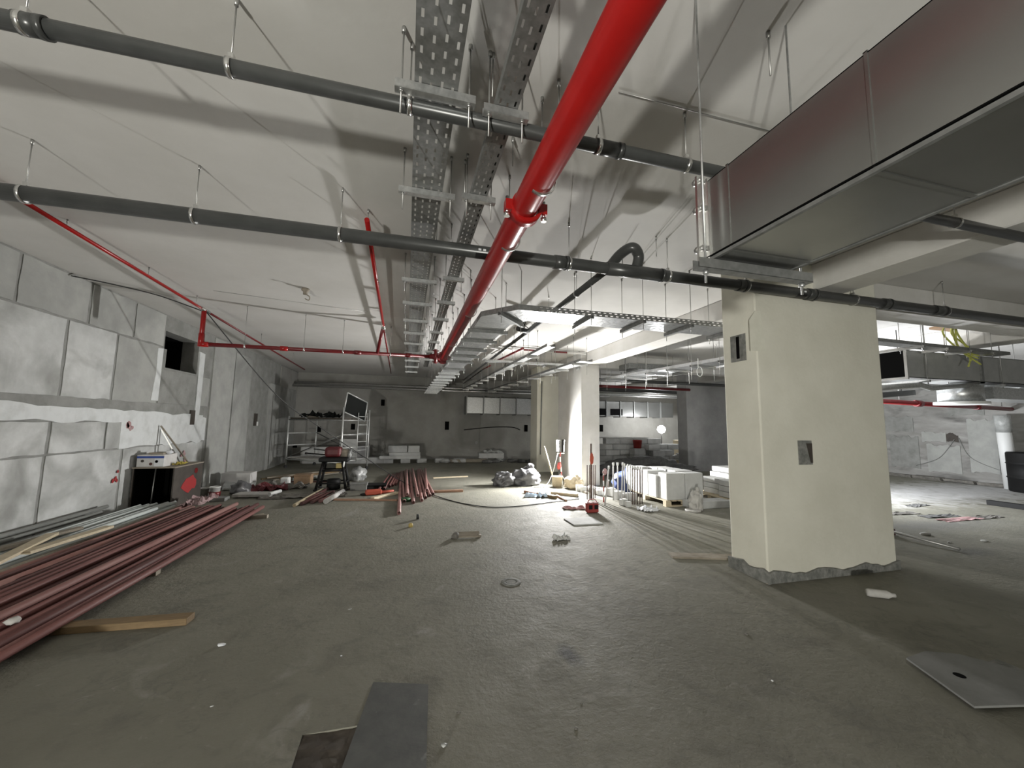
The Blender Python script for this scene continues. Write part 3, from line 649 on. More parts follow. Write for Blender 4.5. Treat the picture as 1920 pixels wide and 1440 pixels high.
bm = new(); prism(bm, [(v.x, v.y, ZC) for v in q], (0, 0, .0015)); fin('corner_plate', bm, 'galv_wavy', t)
bm = new()
for a, b in ((q[0], q[1]), (q[1], q[2]), (q[2], q[3]), (q[4], q[5])): beam_box(bm, (a.x, a.y, ZC+.031), (b.x, b.y, ZC+.031), .002, .062)
fin('corner_flange', bm, 'galv_dull', t)
a = Vector((.90, 4.06, ZC-.045)); b = Vector((1.30, 4.52, ZC-.045)); bm = new(); strut(bm, a, b); so = fin('support_strut', bm, 'galv_dull', t)
for v in (a+Vector((.03, .03, 0)), b-Vector((.03, .03, 0))):
    bm = new(); cyl(bm, v-Vector((0,0,.08)), (v.x, v.y, CEIL), .0045, 6); fin('threaded_rod', bm, 'rod', so)
# farther trays, conduits and pipes
straight_tray('slim cable tray with bright struts running back left of the white column', (2.38, 6.4, 2.97), (2.15, 16.6, 2.97), .16, .05, 'galv_dull', [1.0+.95*k for k in range(10)], pitch=.12, ncol=2, over=.05, strut_m='chrome', rod_drop=.16)
straight_tray('cable tray with bright struts running back just beside the white column', (3.55, 7.4, 2.92), (3.2, 16.6, 2.92), .28, .05, 'galv_dull', [.3+1.0*k for k in range(9)], pitch=.12, ncol=3, over=.05, strut_m='chrome', rod_drop=.2)
straight_tray('thin cable tray crossing in front of the white column head', (1.75, 9.25, 3.09), (4.3, 9.27, 3.09), .12, .05, 'galv', [.9, 1.5, 2.45], pitch=.12, ncol=2, over=.04, strut_m='galv')
straight_tray('bright galvanised cable tray stepping back in the far bay', (5.75, 5.4, 2.80), (5.25, 9.9, 2.80), .5, .06, 'galv_wavy', [.4, 1.05, 1.7, 2.35, 3.1, 3.9], pitch=.12, ncol=5, over=.08, strut_m='chrome', rod_drop=.25)
straight_tray('cable tray with bright struts right of the big column', (5.2, 4.25, 2.93), (10.2, 4.38, 2.93), .22, .05, 'galv_dull', [1.5, 2.6, 3.2, 3.8, 4.4], pitch=.12, ncol=2, over=.06, strut_m='chrome', rod_drop=.05)
t = thing('ceiling_conduit', 'red and white conduit crossing under the ceiling near the white column', 'conduit', (3.4, 9.0, 3.4))
for i, (a, b, m) in enumerate(((1.1, 2.62, 'beam'), (2.62, 3.12, 'red_dark'), (3.12, 3.42, 'beam'), (3.42, 3.78, 'red_dark'), (3.78, 4.3, 'beam'))):
    bm = new(); cyl(bm, (a, 9.0, 3.40), (b, 9.0, 3.40), .022, 10); fin('conduit_length', bm, m, t)
bm = new(); path(bm, spline([(3.15, 9.0, 3.40), (2.98, 8.98, 3.3), (2.95, 9.0, 3.2), (3.0, 9.05, 3.14)], 6), .012, 6); fin('flex_tail', bm, 'black', t)
bm = new(); cyl(bm, (3.17, 9.0, 3.4), (3.17, 9.0, 3.5), .01, 6); fin('hanger_rod', bm, 'rod', t)
t = thing('red_stub_pipe', 'short dark red pipe stub under the ceiling beside the branch pipe', 'pipe', (2, 7.8, 3.3))
a, b = at(981, 653, z=3.3), at(930, 677, z=3.3); bm = new(); cyl(bm, a, b, .025, 12); fin('pipe_run', bm, 'red_dark', t)
b = at(905, 693, z=3.3); c = at(865, 722, z=3.3); bm = new(); cyl(bm, b, c, .02, 10); fin('pipe_run', bm, 'pvc_dark', t); rod(t, a.x, a.y, a.z)
bm = new(); cyl(bm, a.lerp(b, .75), b, .018, 10); fin('pipe_run', bm, 'red_dark', t)
def ceiling_wires(px, py, label):
    p = at(px, py, z=CEIL); t = thing('ceiling_wires', label, 'wires', (p.x, p.y, CEIL-.2))
    bm = new(); cyl(bm, (p.x, p.y, CEIL-.03), (p.x, p.y, CEIL), .03, 12); fin('ceiling_box', bm, 'timber_grey', t)
    for k in range(3):
        a = R.uniform(0, 6.28); bm = new()
        path(bm, spline([(p.x, p.y, CEIL-.02), (p.x+.04*math.cos(a), p.y, CEIL-.10), (p.x+.09*math.cos(a+k), p.y+.02, CEIL-.17), (p.x+.05*math.cos(a+k), p.y+.03, CEIL-.22)], 5), .008, 5); fin('wire', bm, 'rubber', t)
ceiling_wires(985, 598, 'loose dark wire tails hanging from a ceiling box')
ceiling_wires(948, 680, 'small dark wire tails hanging from a ceiling box beyond the red stub')
bm = new(); p = at(573, 541, z=CEIL); lathe(bm, [(.0, 0), (.05, 0), (.055, -.03), (.03, -.05), (.03, -.09), (.0, -.09)], (p.x, p.y, CEIL), 12)
path(bm, spline([(p.x, p.y, CEIL-.08), (p.x+.06, p.y, CEIL-.12), (p.x+.05, p.y, CEIL-.17), (p.x, p.y, CEIL-.15)], 5), .008, 6)
fin('ceiling_outlet', bm, 'timber_grey', label='small round outlet with a hooked wire on the bare ceiling', cat='outlet')
# services along the back wall
t = thing('back_wall_duct', 'shiny galvanised duct running high along the back wall', 'duct', (6, 16.4, 2.3))
x0 = 2.25; n = 14
for k in range(n):
    w = .72; a = x0+k*w
    bm = new(); box(bm, (a+.02, 16.15+R.uniform(-.01, .01), 1.97), (a+w-.02, 16.75, 2.66)); bevel(bm, .01); fin('duct_section', bm, 'duct' if k > 3 else 'galv', t)
    bm = new(); box(bm, (a-.02, 16.11, 1.93), (a+.02, 16.78, 2.70)); fin('flange', bm, 'galv_dull', t)
for (a, b) in ((8.35, 8.75), (8.95, 9.55)):
    bm = new(); box(bm, (a, 16.12, 2.02), (b, 16.16, 2.32)); fin('open_outlet', bm, 'dark', t)
for i, (y, z, r, m, lab) in enumerate(((16.5, 3.03, .05, 'chrome', 'bright upper pipe along the top of the back wall'), (16.3, 2.90, .045, 'chrome', 'bright lower pipe along the top of the back wall'))):
    bm = new(); cyl(bm, (LEFT+.05, y, z), (9.0, y, z), r, 12); fin('wall_pipe', bm, m, label=lab, cat='pipe')
for i, (y, z, r, m, x0, x1, lab) in enumerate(((10.6, 2.95, .05, 'pvc', 5.2, 13, 'dark pipe crossing the far bay under the ceiling'), (11.3, 2.83, .045, 'red_dark', 5.2, 9.3, 'dark red pipe crossing the far bay'),
        (12.6, 2.85, .07, 'pvc', 5.2, 11, 'thick dark pipe crossing the far bay before the lamp'), (13.8, 2.92, .11, 'galv', 5.2, 14, 'round bright duct crossing the far bay'), (14.8, 2.86, .06, 'galv', 5.2, 14, 'bright pipe crossing the far bay near the back wall'))):
    t = thing('far_pipe', lab, 'pipe', ((x0+x1)/2, y, z)); bm = new(); cyl(bm, (x0, y, z), (x1, y, z), r, 14); fin('pipe_run', bm, m, t)
    for k in range(4):
        x = x0+.7+k*(x1-x0-1.2)/3; rod(t, x, y, z+r, r=.008)
for (x0, x1, y0, y1, z, lab) in ((5.3, 7.2, 8.6, 9.1, 3.02, 'dark sheet duct panel hung in the far bay by the cross beam'), (6.6, 9.2, 6.6, 7.3, 2.98, 'flat dark duct hung above the stepping tray')):
    t = thing('flat_duct', lab, 'duct', (x0, y0, z)); bm = new(); box(bm, (x0, y0, z), (x1, y1, z+.14)); bevel(bm, .008); fin('duct_body', bm, 'galv_dull', t)
    for x in (x0+.2, x1-.2): bm = new(); strut(bm, (x, y0-.06, z-.05), (x, y1+.06, z-.05)); fin('support_strut', bm, 'galv', t); rod(t, x, y0-.04, z-.05); rod(t, x, y1+.04, z-.05)
t = thing('hanging_wire_loop', 'pale wire loop hanging from a far tray strut', 'wire', (5.9, 6.3, 2.6)); p = at(1312, 697, y=6.0)
bm = new(); path(bm, [p+Vector((.06*math.cos(k*math.pi/8), 0, .09*math.sin(k*math.pi/8))) for k in range(17)], .006, 6, False); path(bm, [p+Vector((-.03, 0, .08)), p+Vector((-.03, 0, .25))], .006, 6); fin('wire', bm, 'whitepl', t)

# --- the big duct on the right
DX0, DX1, DZ0, DZ1, DYE = 1.19, 1.60, 2.292, 2.645, 1.32
t = thing('rectangular_duct', 'large galvanised rectangular air duct overhead with an open flanged end', 'duct', (DX0, 0, DZ0))
ys = [DYE-.0, DYE-.13, .70, -.45, -1.6, -2.75]
for k in range(len(ys)-1):
    y1, y0 = ys[k], ys[k+1]; bm = new()
    th = .004
    for lo, hi in (((DX0, y0, DZ0), (DX0+th, y1, DZ1)), ((DX1-th, y0, DZ0), (DX1, y1, DZ1)), ((DX0, y0, DZ0), (DX1, y1, DZ0+th)), ((DX0, y0, DZ1-th), (DX1, y1, DZ1))): box(bm, lo, hi)
    fin('duct_section', bm, 'duct', t)
    bm = new(); e = .0035
    for lo, hi in (((DX0-e, y0-.004, DZ0-e), (DX0, y0+.004, DZ1+e)), ((DX1, y0-.006, DZ0-e), (DX1+e, y0+.006, DZ1+e)), ((DX0-e, y0-.006, DZ0-e), (DX1+e, y0+.006, DZ0)), ((DX0-e, y0-.006, DZ1), (DX1+e, y0+.006, DZ1+e))): box(bm, lo, hi)
    fin('seam', bm, 'duct', t)
for xx in (DX0, DX1):
    bm = new(); box(bm, (xx-.007, ys[-1], DZ0-.004), (xx+.007, DYE, DZ0+.009)); fin('folded_seam', bm, 'galv_dull', t)
    bm = new(); box(bm, (xx-.009, ys[-1], DZ0+.013), (xx+.003, DYE, DZ0+.017)); fin('folded_seam', bm, 'dark', t)
bm = new(); f = .034
for lo, hi in (((DX0-f, DYE, DZ0-f), (DX0, DYE+.012, DZ1+f)), ((DX1, DYE, DZ0-f), (DX1+f, DYE+.012, DZ1+f)), ((DX0, DYE, DZ0-f), (DX1, DYE+.012, DZ0)), ((DX0, DYE, DZ1), (DX1, DYE+.012, DZ1+f))): box(bm, lo, hi)
for lo, hi in (((DX0-.008, DYE-.03, DZ0-.008), (DX0, DYE, DZ1+.008)), ((DX0, DYE-.03, DZ0-.008), (DX1, DYE, DZ0)), ((DX1, DYE-.03, DZ0-.008), (DX1+.008, DYE, DZ1+.008))): box(bm, lo, hi)
fl = fin('end_flange', bm, 'chrome', t)
for z in (DZ0+.06, DZ0+.24, DZ1+.015):
    bm = new(); cyl(bm, (DX0-.02, DYE-.012, z), (DX0-.02, DYE+.035, z), .011, 6); cyl(bm, (DX0-.02, DYE+.012, z), (DX0-.02, DYE+.03, z), .016, 6); fin('bolt', bm, 'rod', fl)
for k, yy in enumerate((DYE-.045, -.3, -1.7)):
    bm = new(); strut(bm, (DX0-.09, yy, DZ0-.055), (DX1+.09, yy, DZ0-.055)); so = fin('support_strut', bm, 'galv_dull', t)
    for x in (DX0-.045, DX1+.05):
        bm = new(); cyl(bm, (x, yy, DZ0-.11), (x, yy, CEIL), .0045, 8); cyl(bm, (x, yy, DZ0-.075), (x, yy, DZ0-.06), .012, 6); fin('threaded_rod', bm, 'galv', so)
# wires and spare anchors on the bare ceiling
for (a, b, lab) in (((1160, 172), (1460, 250), 'thin wire drawn tight along the ceiling between the red main and the big duct'), ((400, 545), (690, 585), 'thin dark cable fixed along the ceiling past the round outlet')):
    pa, pb = at(*a, z=CEIL-.006), at(*b, z=CEIL-.006); bm = new(); cyl(bm, pa, pb, .003, 6)
    fin('ceiling_wire', bm, 'rod', label=lab, cat='wire')
for (px, py) in ((1230, 443), (1167, 468), (1440, 60), (925, 100), (1048, 150), (873, 300), (820, 410), (847, 420), (962, 258)):
    p = at(px, py, z=CEIL); bm = new(); L = R.uniform(.18, .3); cyl(bm, (p.x, p.y, CEIL-L), (p.x, p.y, CEIL), .004, 6); cyl(bm, (p.x, p.y, CEIL-.035), (p.x, p.y, CEIL), .010, 8)
    fin('spare_rod', bm, 'rod', label='bare threaded rod hanging unused from the ceiling', cat='rod', group='spare hanger rods in the ceiling')
# --- right-hand bay services
t = thing('open_end_duct', 'galvanised duct with a black open mouth right of the big column', 'duct', (8.24, 4.7, 2.5))
X0, X1, Y0, Y1, Z0, Z1 = 8.24, 15.8, 4.66, 5.22, 2.49, 2.97
for k, (a, b) in enumerate(((X0, 10.2), (10.2, 12.2), (12.2, 14.2), (14.2, X1))):
    bm = new(); th = .01
    for lo, hi in (((a, Y0, Z0), (b, Y0+th, Z1)), ((a, Y1-th, Z0), (b, Y1, Z1)), ((a, Y0, Z0), (b, Y1, Z0+th)), ((a, Y0, Z1-th), (b, Y1, Z1))): box(bm, lo, hi)
    fin('duct_section', bm, 'galv_mid', t)
    bm = new()
    for lo, hi in (((b-.03, Y0-.03, Z0-.03), (b+.03, Y0, Z1+.03)), ((b-.03, Y0-.03, Z0-.03), (b+.03, Y1, Z0))): box(bm, lo, hi)
    fin('flange', bm, 'galv_dull', t)
bm = new()
for lo, hi in (((X0-.03, Y0-.04, Z0-.04), (X0, Y0, Z1+.04)), ((X0-.03, Y1, Z0-.04), (X0, Y1+.04, Z1+.04)), ((X0-.03, Y0, Z0-.04), (X0, Y1, Z0)), ((X0-.03, Y0, Z1), (X0, Y1, Z1+.04))): box(bm, lo, hi)
fin('end_flange', bm, 'chrome', t)
bm = new(); box(bm, (X0+.015, Y0+.012, Z0+.012), (X0+.03, Y1-.012, Z1-.012)); fin('painted_mouth_shade', bm, 'dark', t)  # black panel added to paint the unlit inside of the duct mouth
for x in (8.6, 10.6, 12.8):
    bm = new(); strut(bm, (x, Y0-.12, Z0-.08), (x, Y1+.12, Z0-.08)); so = fin('support_strut', bm, 'galv', t)
    for y in (Y0-.09, Y1+.09): bm = new(); cyl(bm, (x, y, Z0-.12), (x, y, CEIL), .007, 6); fin('threaded_rod', bm, 'rod', so)
t = thing('round_duct_collar', 'shiny round duct collar with a white rim under the open duct', 'duct', (10.6, 5.1, 2.1))
p = at(1800, 738, y=4.9)
bm = new(); cyl(bm, (p.x, p.y, p.z-.16), (p.x, p.y, p.z+.14), .30, 28); fin('collar', bm, 'galv', t)
bm = new(); cyl(bm, (p.x, p.y, p.z-.21), (p.x, p.y, p.z-.16), .36, 28); fin('rim', bm, 'whitepl', t)
bm = new(); box(bm, (p.x+.35, p.y-.28, p.z-.1), (p.x+5.0, p.y+.3, p.z+.12)); fin('side_duct', bm, 'galv', t)
for x in (p.x-.3, p.x+.3): rod(t, x, p.y, p.z+.1, r=.008)
bm = new(); path(bm, [at(1640, 728, y=4.7), at(1725, 722, y=4.7), at(1745, 728, y=4.7), at(1830, 720, y=4.7)], .05, 10); fin('bracket_bar', bm, 'galv', label='pale bent bracket bar below the black duct mouth', cat='bracket')
bm = new(); beam_box(bm, at(1635, 742, y=5.2), at(1712, 736, y=5.2), .08, .1); q = at(1690, 738, y=5.2); cyl(bm, (q.x, q.y, q.z), (q.x, q.y, CEIL), .008, 6); fin('bracket_bar', bm, 'pvc', label='dark short bar below the pale bent bracket', cat='bracket')
a, b = at(1630, 751, z=2.2), at(1925, 769, z=2.2)
t = thing('red_side_pipe', 'red pipe crossing in front of the rough right wall', 'pipe', a); bm = new(); cyl(bm, a, b, .055, 16); fin('pipe_run', bm, 'red_dark', t)
for f in (.25, .62, .9):
    q = a.lerp(b, f); d = (b-a).normalized(); bm = new(); cyl(bm, q-d*.12, q+d*.12, .075, 16); fin('coupling', bm, 'red_dark', t)
for f in (.15, .5, .8): q = a.lerp(b, f); rod(t, q.x, q.y, q.z+.06, r=.008)
t = thing('yellow_wire_coil', 'loose yellow green wire coil hanging from the right ceiling', 'wire', at(1805, 630, y=4.3)); p = at(1805, 630, y=4.3)
for k in range(5):
    bm = new(); s = R.uniform(-.2, .2)
    path(bm, spline([p+Vector((-.1, 0, .3)), p+Vector((s, .05*k, .1)), p+Vector((.25+s, .1, -.2)), p+Vector((.2-s, 0, -.32-.05*k))], 6), .014, 6); fin('wire', bm, 'yellowgreen', t)
bm = new(); pts = [at(x, y, z=3.46) for x, y in ((1742, 618), (1772, 612), (1800, 605), (1780, 622))]; prism(bm, pts, (0, 0, .038)); fin('ceiling_hatch', bm, 'brown_card', label='brown board left on the underside of the far slab', cat='board')

# ------------------------------------------------------------------ floor: pipe stacks by the left wall
def make_pipe(name, L, r, m, hollow_end=True, seg=12):
    bm = new(); hollow(bm, (0, -L/2, 0), (0, L/2, 0), r, r*.82, seg)
    o = fin(name, bm, m); o.location = (0, 0, -50); ORG[o.name] = Vector((0,0,0))
    for v in o.data.vertices: v.co.z -= r
    return o
def place_pipe(src, name, x, y0, y1, z, L, label, cat, group, m=None, rz=0.0, tilt=0.0, used={}):
    c = ((x), (y0+y1)/2, z)
    if used.get(src.name): o = share(src, name, None)
    else: o = src; used[src.name] = True
    o.location = c; o.rotation_euler = (tilt, 0, rz); o.scale = (1, (y1-y0)/L, 1)
    o['label'] = label; o['category'] = cat; o['group'] = group
    if m: o.material_slots[0].link = 'OBJECT'; o.material_slots[0].material = MT[m]
    return o
GR = 'red primer pipes stacked by the left wall'
src = make_pipe('steel_pipe', 6.0, .030, 'primer')
lab_red = 'red primer steel pipe in the long stack on the floor by the block wall'
z0 = .055+.030
LOOK = {'primer': 'red primer', 'primer_dusty': 'dusty pinkish', 'primer_dark': 'dark brownish red'}
def lab_pipe(m, layer): return f'{LOOK[m]} pipe in the {layer} layer of the long stack by the block wall'
def grp_pipe(m, layer): return f'{LOOK[m]} pipes, {layer} layer'
for k in range(17):          # bottom layer
    x = -2.43-k*.068
    y1 = 7.62+R.uniform(-.25, .12)-.02*k; m = R.choice(['primer', 'primer', 'primer_dusty', 'primer_dark'])
    if k == 0: y1 = 7.72; m = 'primer'
    place_pipe(src, 'steel_pipe', x, y1-6.0, y1, z0, 6.0, lab_pipe(m, 'bottom') if k else 'red primer steel pipe at the open floor edge of the long stack', 'pipe', grp_pipe(m, 'bottom') if k else GR, m, rz=R.uniform(-.004, .004))
for k in range(14):
    x = -2.50-k*.068
    if k in (2, 8): continue
    y1 = 7.55+R.uniform(-.2, .15)-.03*k; m = R.choice(['primer', 'primer_dusty', 'primer_dark', 'primer'])
    if k in (2,): m = 'primer_dusty'
    place_pipe(src, 'steel_pipe', x, y1-6.0, y1, z0+.053, 6.0, lab_pipe(m, 'middle'), 'pipe', grp_pipe(m, 'middle'), m, rz=R.uniform(-.003, .003))
for k, (x, y1, m) in enumerate(((-2.74, 7.5, 'primer_dusty'), (-2.94, 7.4, 'primer'), (-3.01, 7.3, 'primer'), (-3.08, 7.35, 'primer'), (-3.15, 7.25, 'primer_dark'))):
    place_pipe(src, 'steel_pipe', x, y1-6.0, y1, z0+.107, 6.0, lab_pipe(m, 'top'), 'pipe', grp_pipe(m, 'top'), m)
for k, (x, y0, y1, z, m, lab) in enumerate(((-3.26, 4.3, 7.3, z0+.107, 'primer_dusty', 'shorter dusty pipe with a pale end on top of the red stack'), (-3.36, 1.5, 5.6, z0+.107, 'primer_dark', 'dark red pipe lying on the red stack'),
        (-3.45, 3.2, 7.9, z0+.10, 'primer_dusty', 'dusty brownish pipe at the wall side of the red stack'), (-3.54, 3.4, 7.7, z0+.09, 'timber_grey', 'grey brown pipe between the red stack and the pale conduits'))):
    o = place_pipe(src, 'steel_pipe', x, y0, y1, z, 6.0, lab, 'pipe', GR, m); 
# pale conduits
cs = make_pipe('plastic_conduit', 3.0, .026, 'conduit')
GC = 'grey conduits stacked against the left wall'
def cond(k, x, y0, y1, z, m, layer):
    look = 'pale' if m == 'conduit' else 'dark'
    place_pipe(cs, 'plastic_conduit', x, y0, y1, z, 3.0, f'{look} grey conduit in the {layer} layer of the bundle beside the block wall', 'conduit', f'{look} conduits, {layer} layer', m, rz=R.uniform(-.004, .004))
for k in range(7): cond(k, -3.64-k*.062, 2.5, 7.62+R.uniform(-.15, .1), .10, 'conduit' if k % 3 else 'conduit_dk', 'bottom')
for k in range(5): cond(k, -3.70-k*.066, 3.0, 7.60+R.uniform(-.1, .15), .152, ['conduit', 'conduit', 'conduit_dk', 'conduit', 'conduit'][k], 'middle')
for k, (x, z) in enumerate(((-3.72, .205), (-3.79, .207), (-3.92, .21), (-3.99, .21), (-4.06, .215))): cond(k, x, 2.6, 7.75-.07*k, z, 'conduit', 'top')
for k in range(4):
    place_pipe(cs, 'plastic_conduit', -4.16-k*.06, 2.8, 7.2+R.uniform(-.2, .1), .13+.045*k, 3.0, 'dark grey conduit leaning along the foot of the block wall', 'conduit', 'dark conduits along the wall foot', 'conduit_dk')
for (y, x0, x1) in ((2.6, -4.4, -2.46), (4.9, -4.4, -2.44), (7.25, -4.4, -2.19)):
    simple_box('timber_bearer', (x0, y-.04, 0), (x1, y+.04, .054), 'timber_grey', label='squared timber bearer laid under the long pipe stack', cat='timber', group='bearers under the pipe stack')
def plank(name, a, b, w, h, m, label, cat='timber', group=None, z=0.0, za=None, zb=None):
    bm = new(); a = Vector((a[0], a[1], (z if za is None else za)+h/2)); b = Vector((b[0], b[1], (z if zb is None else zb)+h/2)); beam_box(bm, a, b, w, h); bevel(bm, min(w, h)*.06)
    return fin(name, bm, m, label=label, cat=cat, group=group)
# loose timber on the stack
for (a_, b_2, w_, z_, m_, lab_) in (((-30, 1068), (98, 1004), .10, .27, 'timber_pale', 'pale timber offcut lying slantwise over the conduits'), ((45, 1040), (205, 990), .10, .255, 'timber_pale', 'second pale timber offcut lying along the conduits'),
        ((-30, 1040), (150, 992), .08, .25, 'timber_grey', 'weathered timber offcut under the pale ones')):
    p_, q_ = at(*a_, z=z_), at(*b_2, z=z_); plank('timber_offcut', (p_.x, p_.y), (q_.x, q_.y), w_, .03, m_, lab_, z=z_)
a, b = at(100, 1188, z=0), at(357, 1166, z=0)
plank('timber_beam', (a.x-.5, a.y+.05), (b.x, b.y), .11, .05, 'timber', 'short brown timber sticking out from under the red pipes')
plank('timber_offcut', at(470, 972, z=0)[:2], at(495, 969, z=0)[:2], .05, .05, 'timber_pale', 'pale end of a bearer beyond the red stack')
bm = new(); crumple(bm, (-3.38, 7.75, .20), .3, .75, .10, 3, 12, .1); fin('plastic_film', bm, 'pinkfilm', label='crumpled pinkish plastic wrap beyond the pipe ends', cat='plastic film')
bm = new(); p = at(25, 1160, z=.22); blob(bm, (p.x, p.y, .205), (.04, .03, .025), 2, .4, True, 2); fin('paper_scrap', bm, 'sack', label='small pale crumpled scrap on the red pipes', cat='paper')

# ------------------------------------------------------------------ crate with carton
t = thing('plywood_crate', 'dark open plywood crate with a red paint splash by the block wall', 'crate', (-4.13, 8.3, 0))
x0, x1, y0, y1, h = -4.42, -3.83, 7.86, 8.78, .77
for nm, lo, hi in (('side_panel', (x0, y0, 0), (x0+.02, y1, h-.02)), ('side_panel', (x1-.02, y0, 0), (x1, y1, h-.02)), ('back_panel', (x0+.02, y1-.02, 0), (x1-.02, y1, h-.02)), ('bottom_panel', (x0+.02, y0, .02), (x1-.02, y1-.02, .04))):
    simple_box(nm, lo, hi, 'crate', parent=t)
simple_box('lid_panel', (x0-.01, y0-.01, h-.02), (x1+.01, y1+.01, h), 'timber_grey', parent=t)
bm = new(); rr = random.Random(4)
prism(bm, [(x1+.001, 8.36+.30*math.cos(k*.42)*rr.uniform(.65, 1.0), .42+.16*math.sin(k*.42)*rr.uniform(.6, 1.1)) for k in range(15)], (.004, 0, 0)); fin('paint_mark', bm, 'redspray', t, label='large red paint splash on the crate side')
bm = new(); prism(bm, [(x1+.001, 8.55+.06*math.cos(k*.63), .63+.05*math.sin(k*.63)) for k in range(10)], (.003, 0, 0)); fin('paint_mark', bm, 'red_dark', t)
simple_box('painted_inner_shade', (x0+.021, y1-.06, .041), (x1-.021, y1-.021, h-.021), 'dark', parent=t)  # black panels added to paint the shade inside the crate
simple_box('painted_inner_shade', (x0+.021, y0+.02, .041), (x0+.03, y1-.06, h-.021), 'dark', parent=t)
simple_box('painted_inner_shade', (x1-.03, y0+.02, .041), (x1-.021, y1-.06, h-.021), 'dark', parent=t)
bm = new(); cyl(bm, (x0+.14, y0+.3, .04), (x0+.14, y0+.35, .74), .012, 6); fin('inner_rod', bm, 'rod', t)
t = thing('printed_carton', 'white printed carton with a blue stripe on top of the crate', 'box', (-4.2, 8.15, h))
bx0, bx1, by0, by1, bz0, bz1 = -4.40, -4.02, 7.90, 8.28, h, h+.20
simple_box('carton_body', (bx0, by0, bz0), (bx1, by1, bz1), 'card', bev=.004, parent=t)
simple_box('blue_stripe', (bx0, by0-.002, bz1-.055), (bx1, by0, bz1-.02), 'blue', parent=t)
simple_box('white_panel', (bx1-.13, by0-.003, bz0+.01), (bx1+.002, by0-.0005, bz1-.06), 'paper', parent=t)
for k, (dx, dz) in enumerate(((.08, .10), (.2, .05), (.28, .09))):
    bm = new(); cyl(bm, (bx0+dx, by0-.003, bz0+dz), (bx0+dx, by0, bz0+dz), .024, 10); fin('printed_mark', bm, 'crate' if k != 1 else 'primer_dark', t)
bm = new(); prism(bm, [(bx0+.1, by0+.1, bz1), (bx1-.06, by0+.08, bz1), (bx1-.02, by1-.08, bz1), (bx0+.12, by1-.04, bz1)], (0, 0, .03)); fin('board_offcut', bm, 'timber_grey', label='brown board scrap lying on the printed carton', cat='board')
bm = new(); blob(bm, (bx1-.02, by0+.18, bz1+.03), (.05, .05, .04), 4, .3, True, 2); fin('paper_scrap', bm, 'paper', label='white crumpled scrap on the printed carton', cat='paper')
bm = new(); crumple(bm, (-3.95, 8.25, h), .13, .25, .06, 8, 8); fin('cloth_scrap', bm, 'yellow', label='yellow green cloth beside the carton on the crate', cat='cloth')
bm = new(); beam_box(bm, (-3.95, 8.5, h+.02), (-4.40, 8.45, 1.45), .03, .02); fin('leaning_stick', bm, 'timber_grey', label='thin stick leaning from the crate against the wall', cat='stick')
bm = new(); beam_box(bm, (-4.12, 8.58, h+.02), (-4.41, 8.5, 1.38), .02, .02); fin('leaning_stick', bm, 'rod', label='thin metal bar leaning beside the stick above the crate', cat='stick')

# things beyond the crate along the wall
def bucket(name, x, y, r, h, m, label, handle=True, z=0):
    t = thing(name, label, 'bucket', (x, y, z))
    bm = new(); lathe(bm, [(0, .004), (r*.78, .004), (r*.78, 0), (r*.8, 0), (r, h), (r*1.05, h), (r*1.05, h-.02), (r*.97, h-.02), (r*.76, .012), (0, .012)], (x, y, z), 20); fin('pail', bm, m, t)
    if handle: bm = new(); path(bm, [(x+r*1.03*math.cos(a), y-r*.5*math.sin(a), z+h-.02-.6*r*math.sin(a)) for a in [k*math.pi/10 for k in range(11)]], .004, 5); fin('handle', bm, 'rod', t)
    return t
bucket('paint_bucket', -3.74, 9.15, .09, .24, 'whitepl', 'small white paint bucket with a dark red band beside the crate')
bm = new(); lathe(bm, [(.081, .03), (.092, .14)], (-3.74, 9.15, 0), 20); o = fin('colour_band', bm, 'red_dark', bpy.data.objects['paint_bucket'])
md = o.modifiers.new('t', 'SOLIDIFY'); md.thickness = .006; md.offset = 1
bucket('paint_bucket', -3.97, 9.25, .10, .2, 'sack', 'grey paint bucket behind the small white one', False)
bm = new(); blob(bm, (-3.45, 9.6, .10), (.18, .22, .16), 6, .45, True, 3); fin('plastic_sack', bm, 'bag', label='crumpled grey sack in the clutter past the crate', cat='sack')
simple_box('grey_tray', (-3.85, 8.8, 0), (-3.42, 9.02, .07), 'sheet', bev=.01, label='shallow grey mixing tray beside the crate', cat='tray')
simple_box('old_carton', (-4.2, 10.5, 0), (-3.6, 10.9, .33), 'card', bev=.006, label='dirty whitish carton against the dark part of the wall', cat='box')
bm = new(); obox(bm, (-3.75, 10.35, .06), (.6, .5, .10), (0.05, .1, .3)); fin('flat_carton', bm, 'film', label='flattened grey packaging in front of the dirty carton', cat='packaging')
bm = new(); crumple(bm, (-3.05, 10.0, 0), .7, .5, .16, 4, 10, .4); fin('red_sheet', bm, 'red_machine', label='dark red crumpled sheet on the floor past the crate', cat='sheet')
simple_box('white_tub', (-2.98, 10.55, 0), (-2.8, 10.75, .2), 'whitepl', bev=.02, label='small white tub by the dark red sheet', cat='tub')
bm = new(); obox(bm, (-3.05, 9.22, .05), (.72, .34, .06), (0, 0, -.12)); bevel(bm, .01); o = fin('foam_board', bm, 'sack', label='pale foam board on the floor past the grey tray', cat='board')
bm = new(); cyl(bm, (-2.72, 9.0, .085), (-2.62, 9.35, .085), .035, 10); fin('white_roll', bm, 'whitepl', label='short white roll at the end of the foam board', cat='roll')
bm = new(); crumple(bm, (-2.1, 9.05, 0), 1.6, .4, .07, 6, 14, .02); fin('dirty_rag', bm, 'rag', label='long grey dirty rag strip in front of the threading machine', cat='rag')
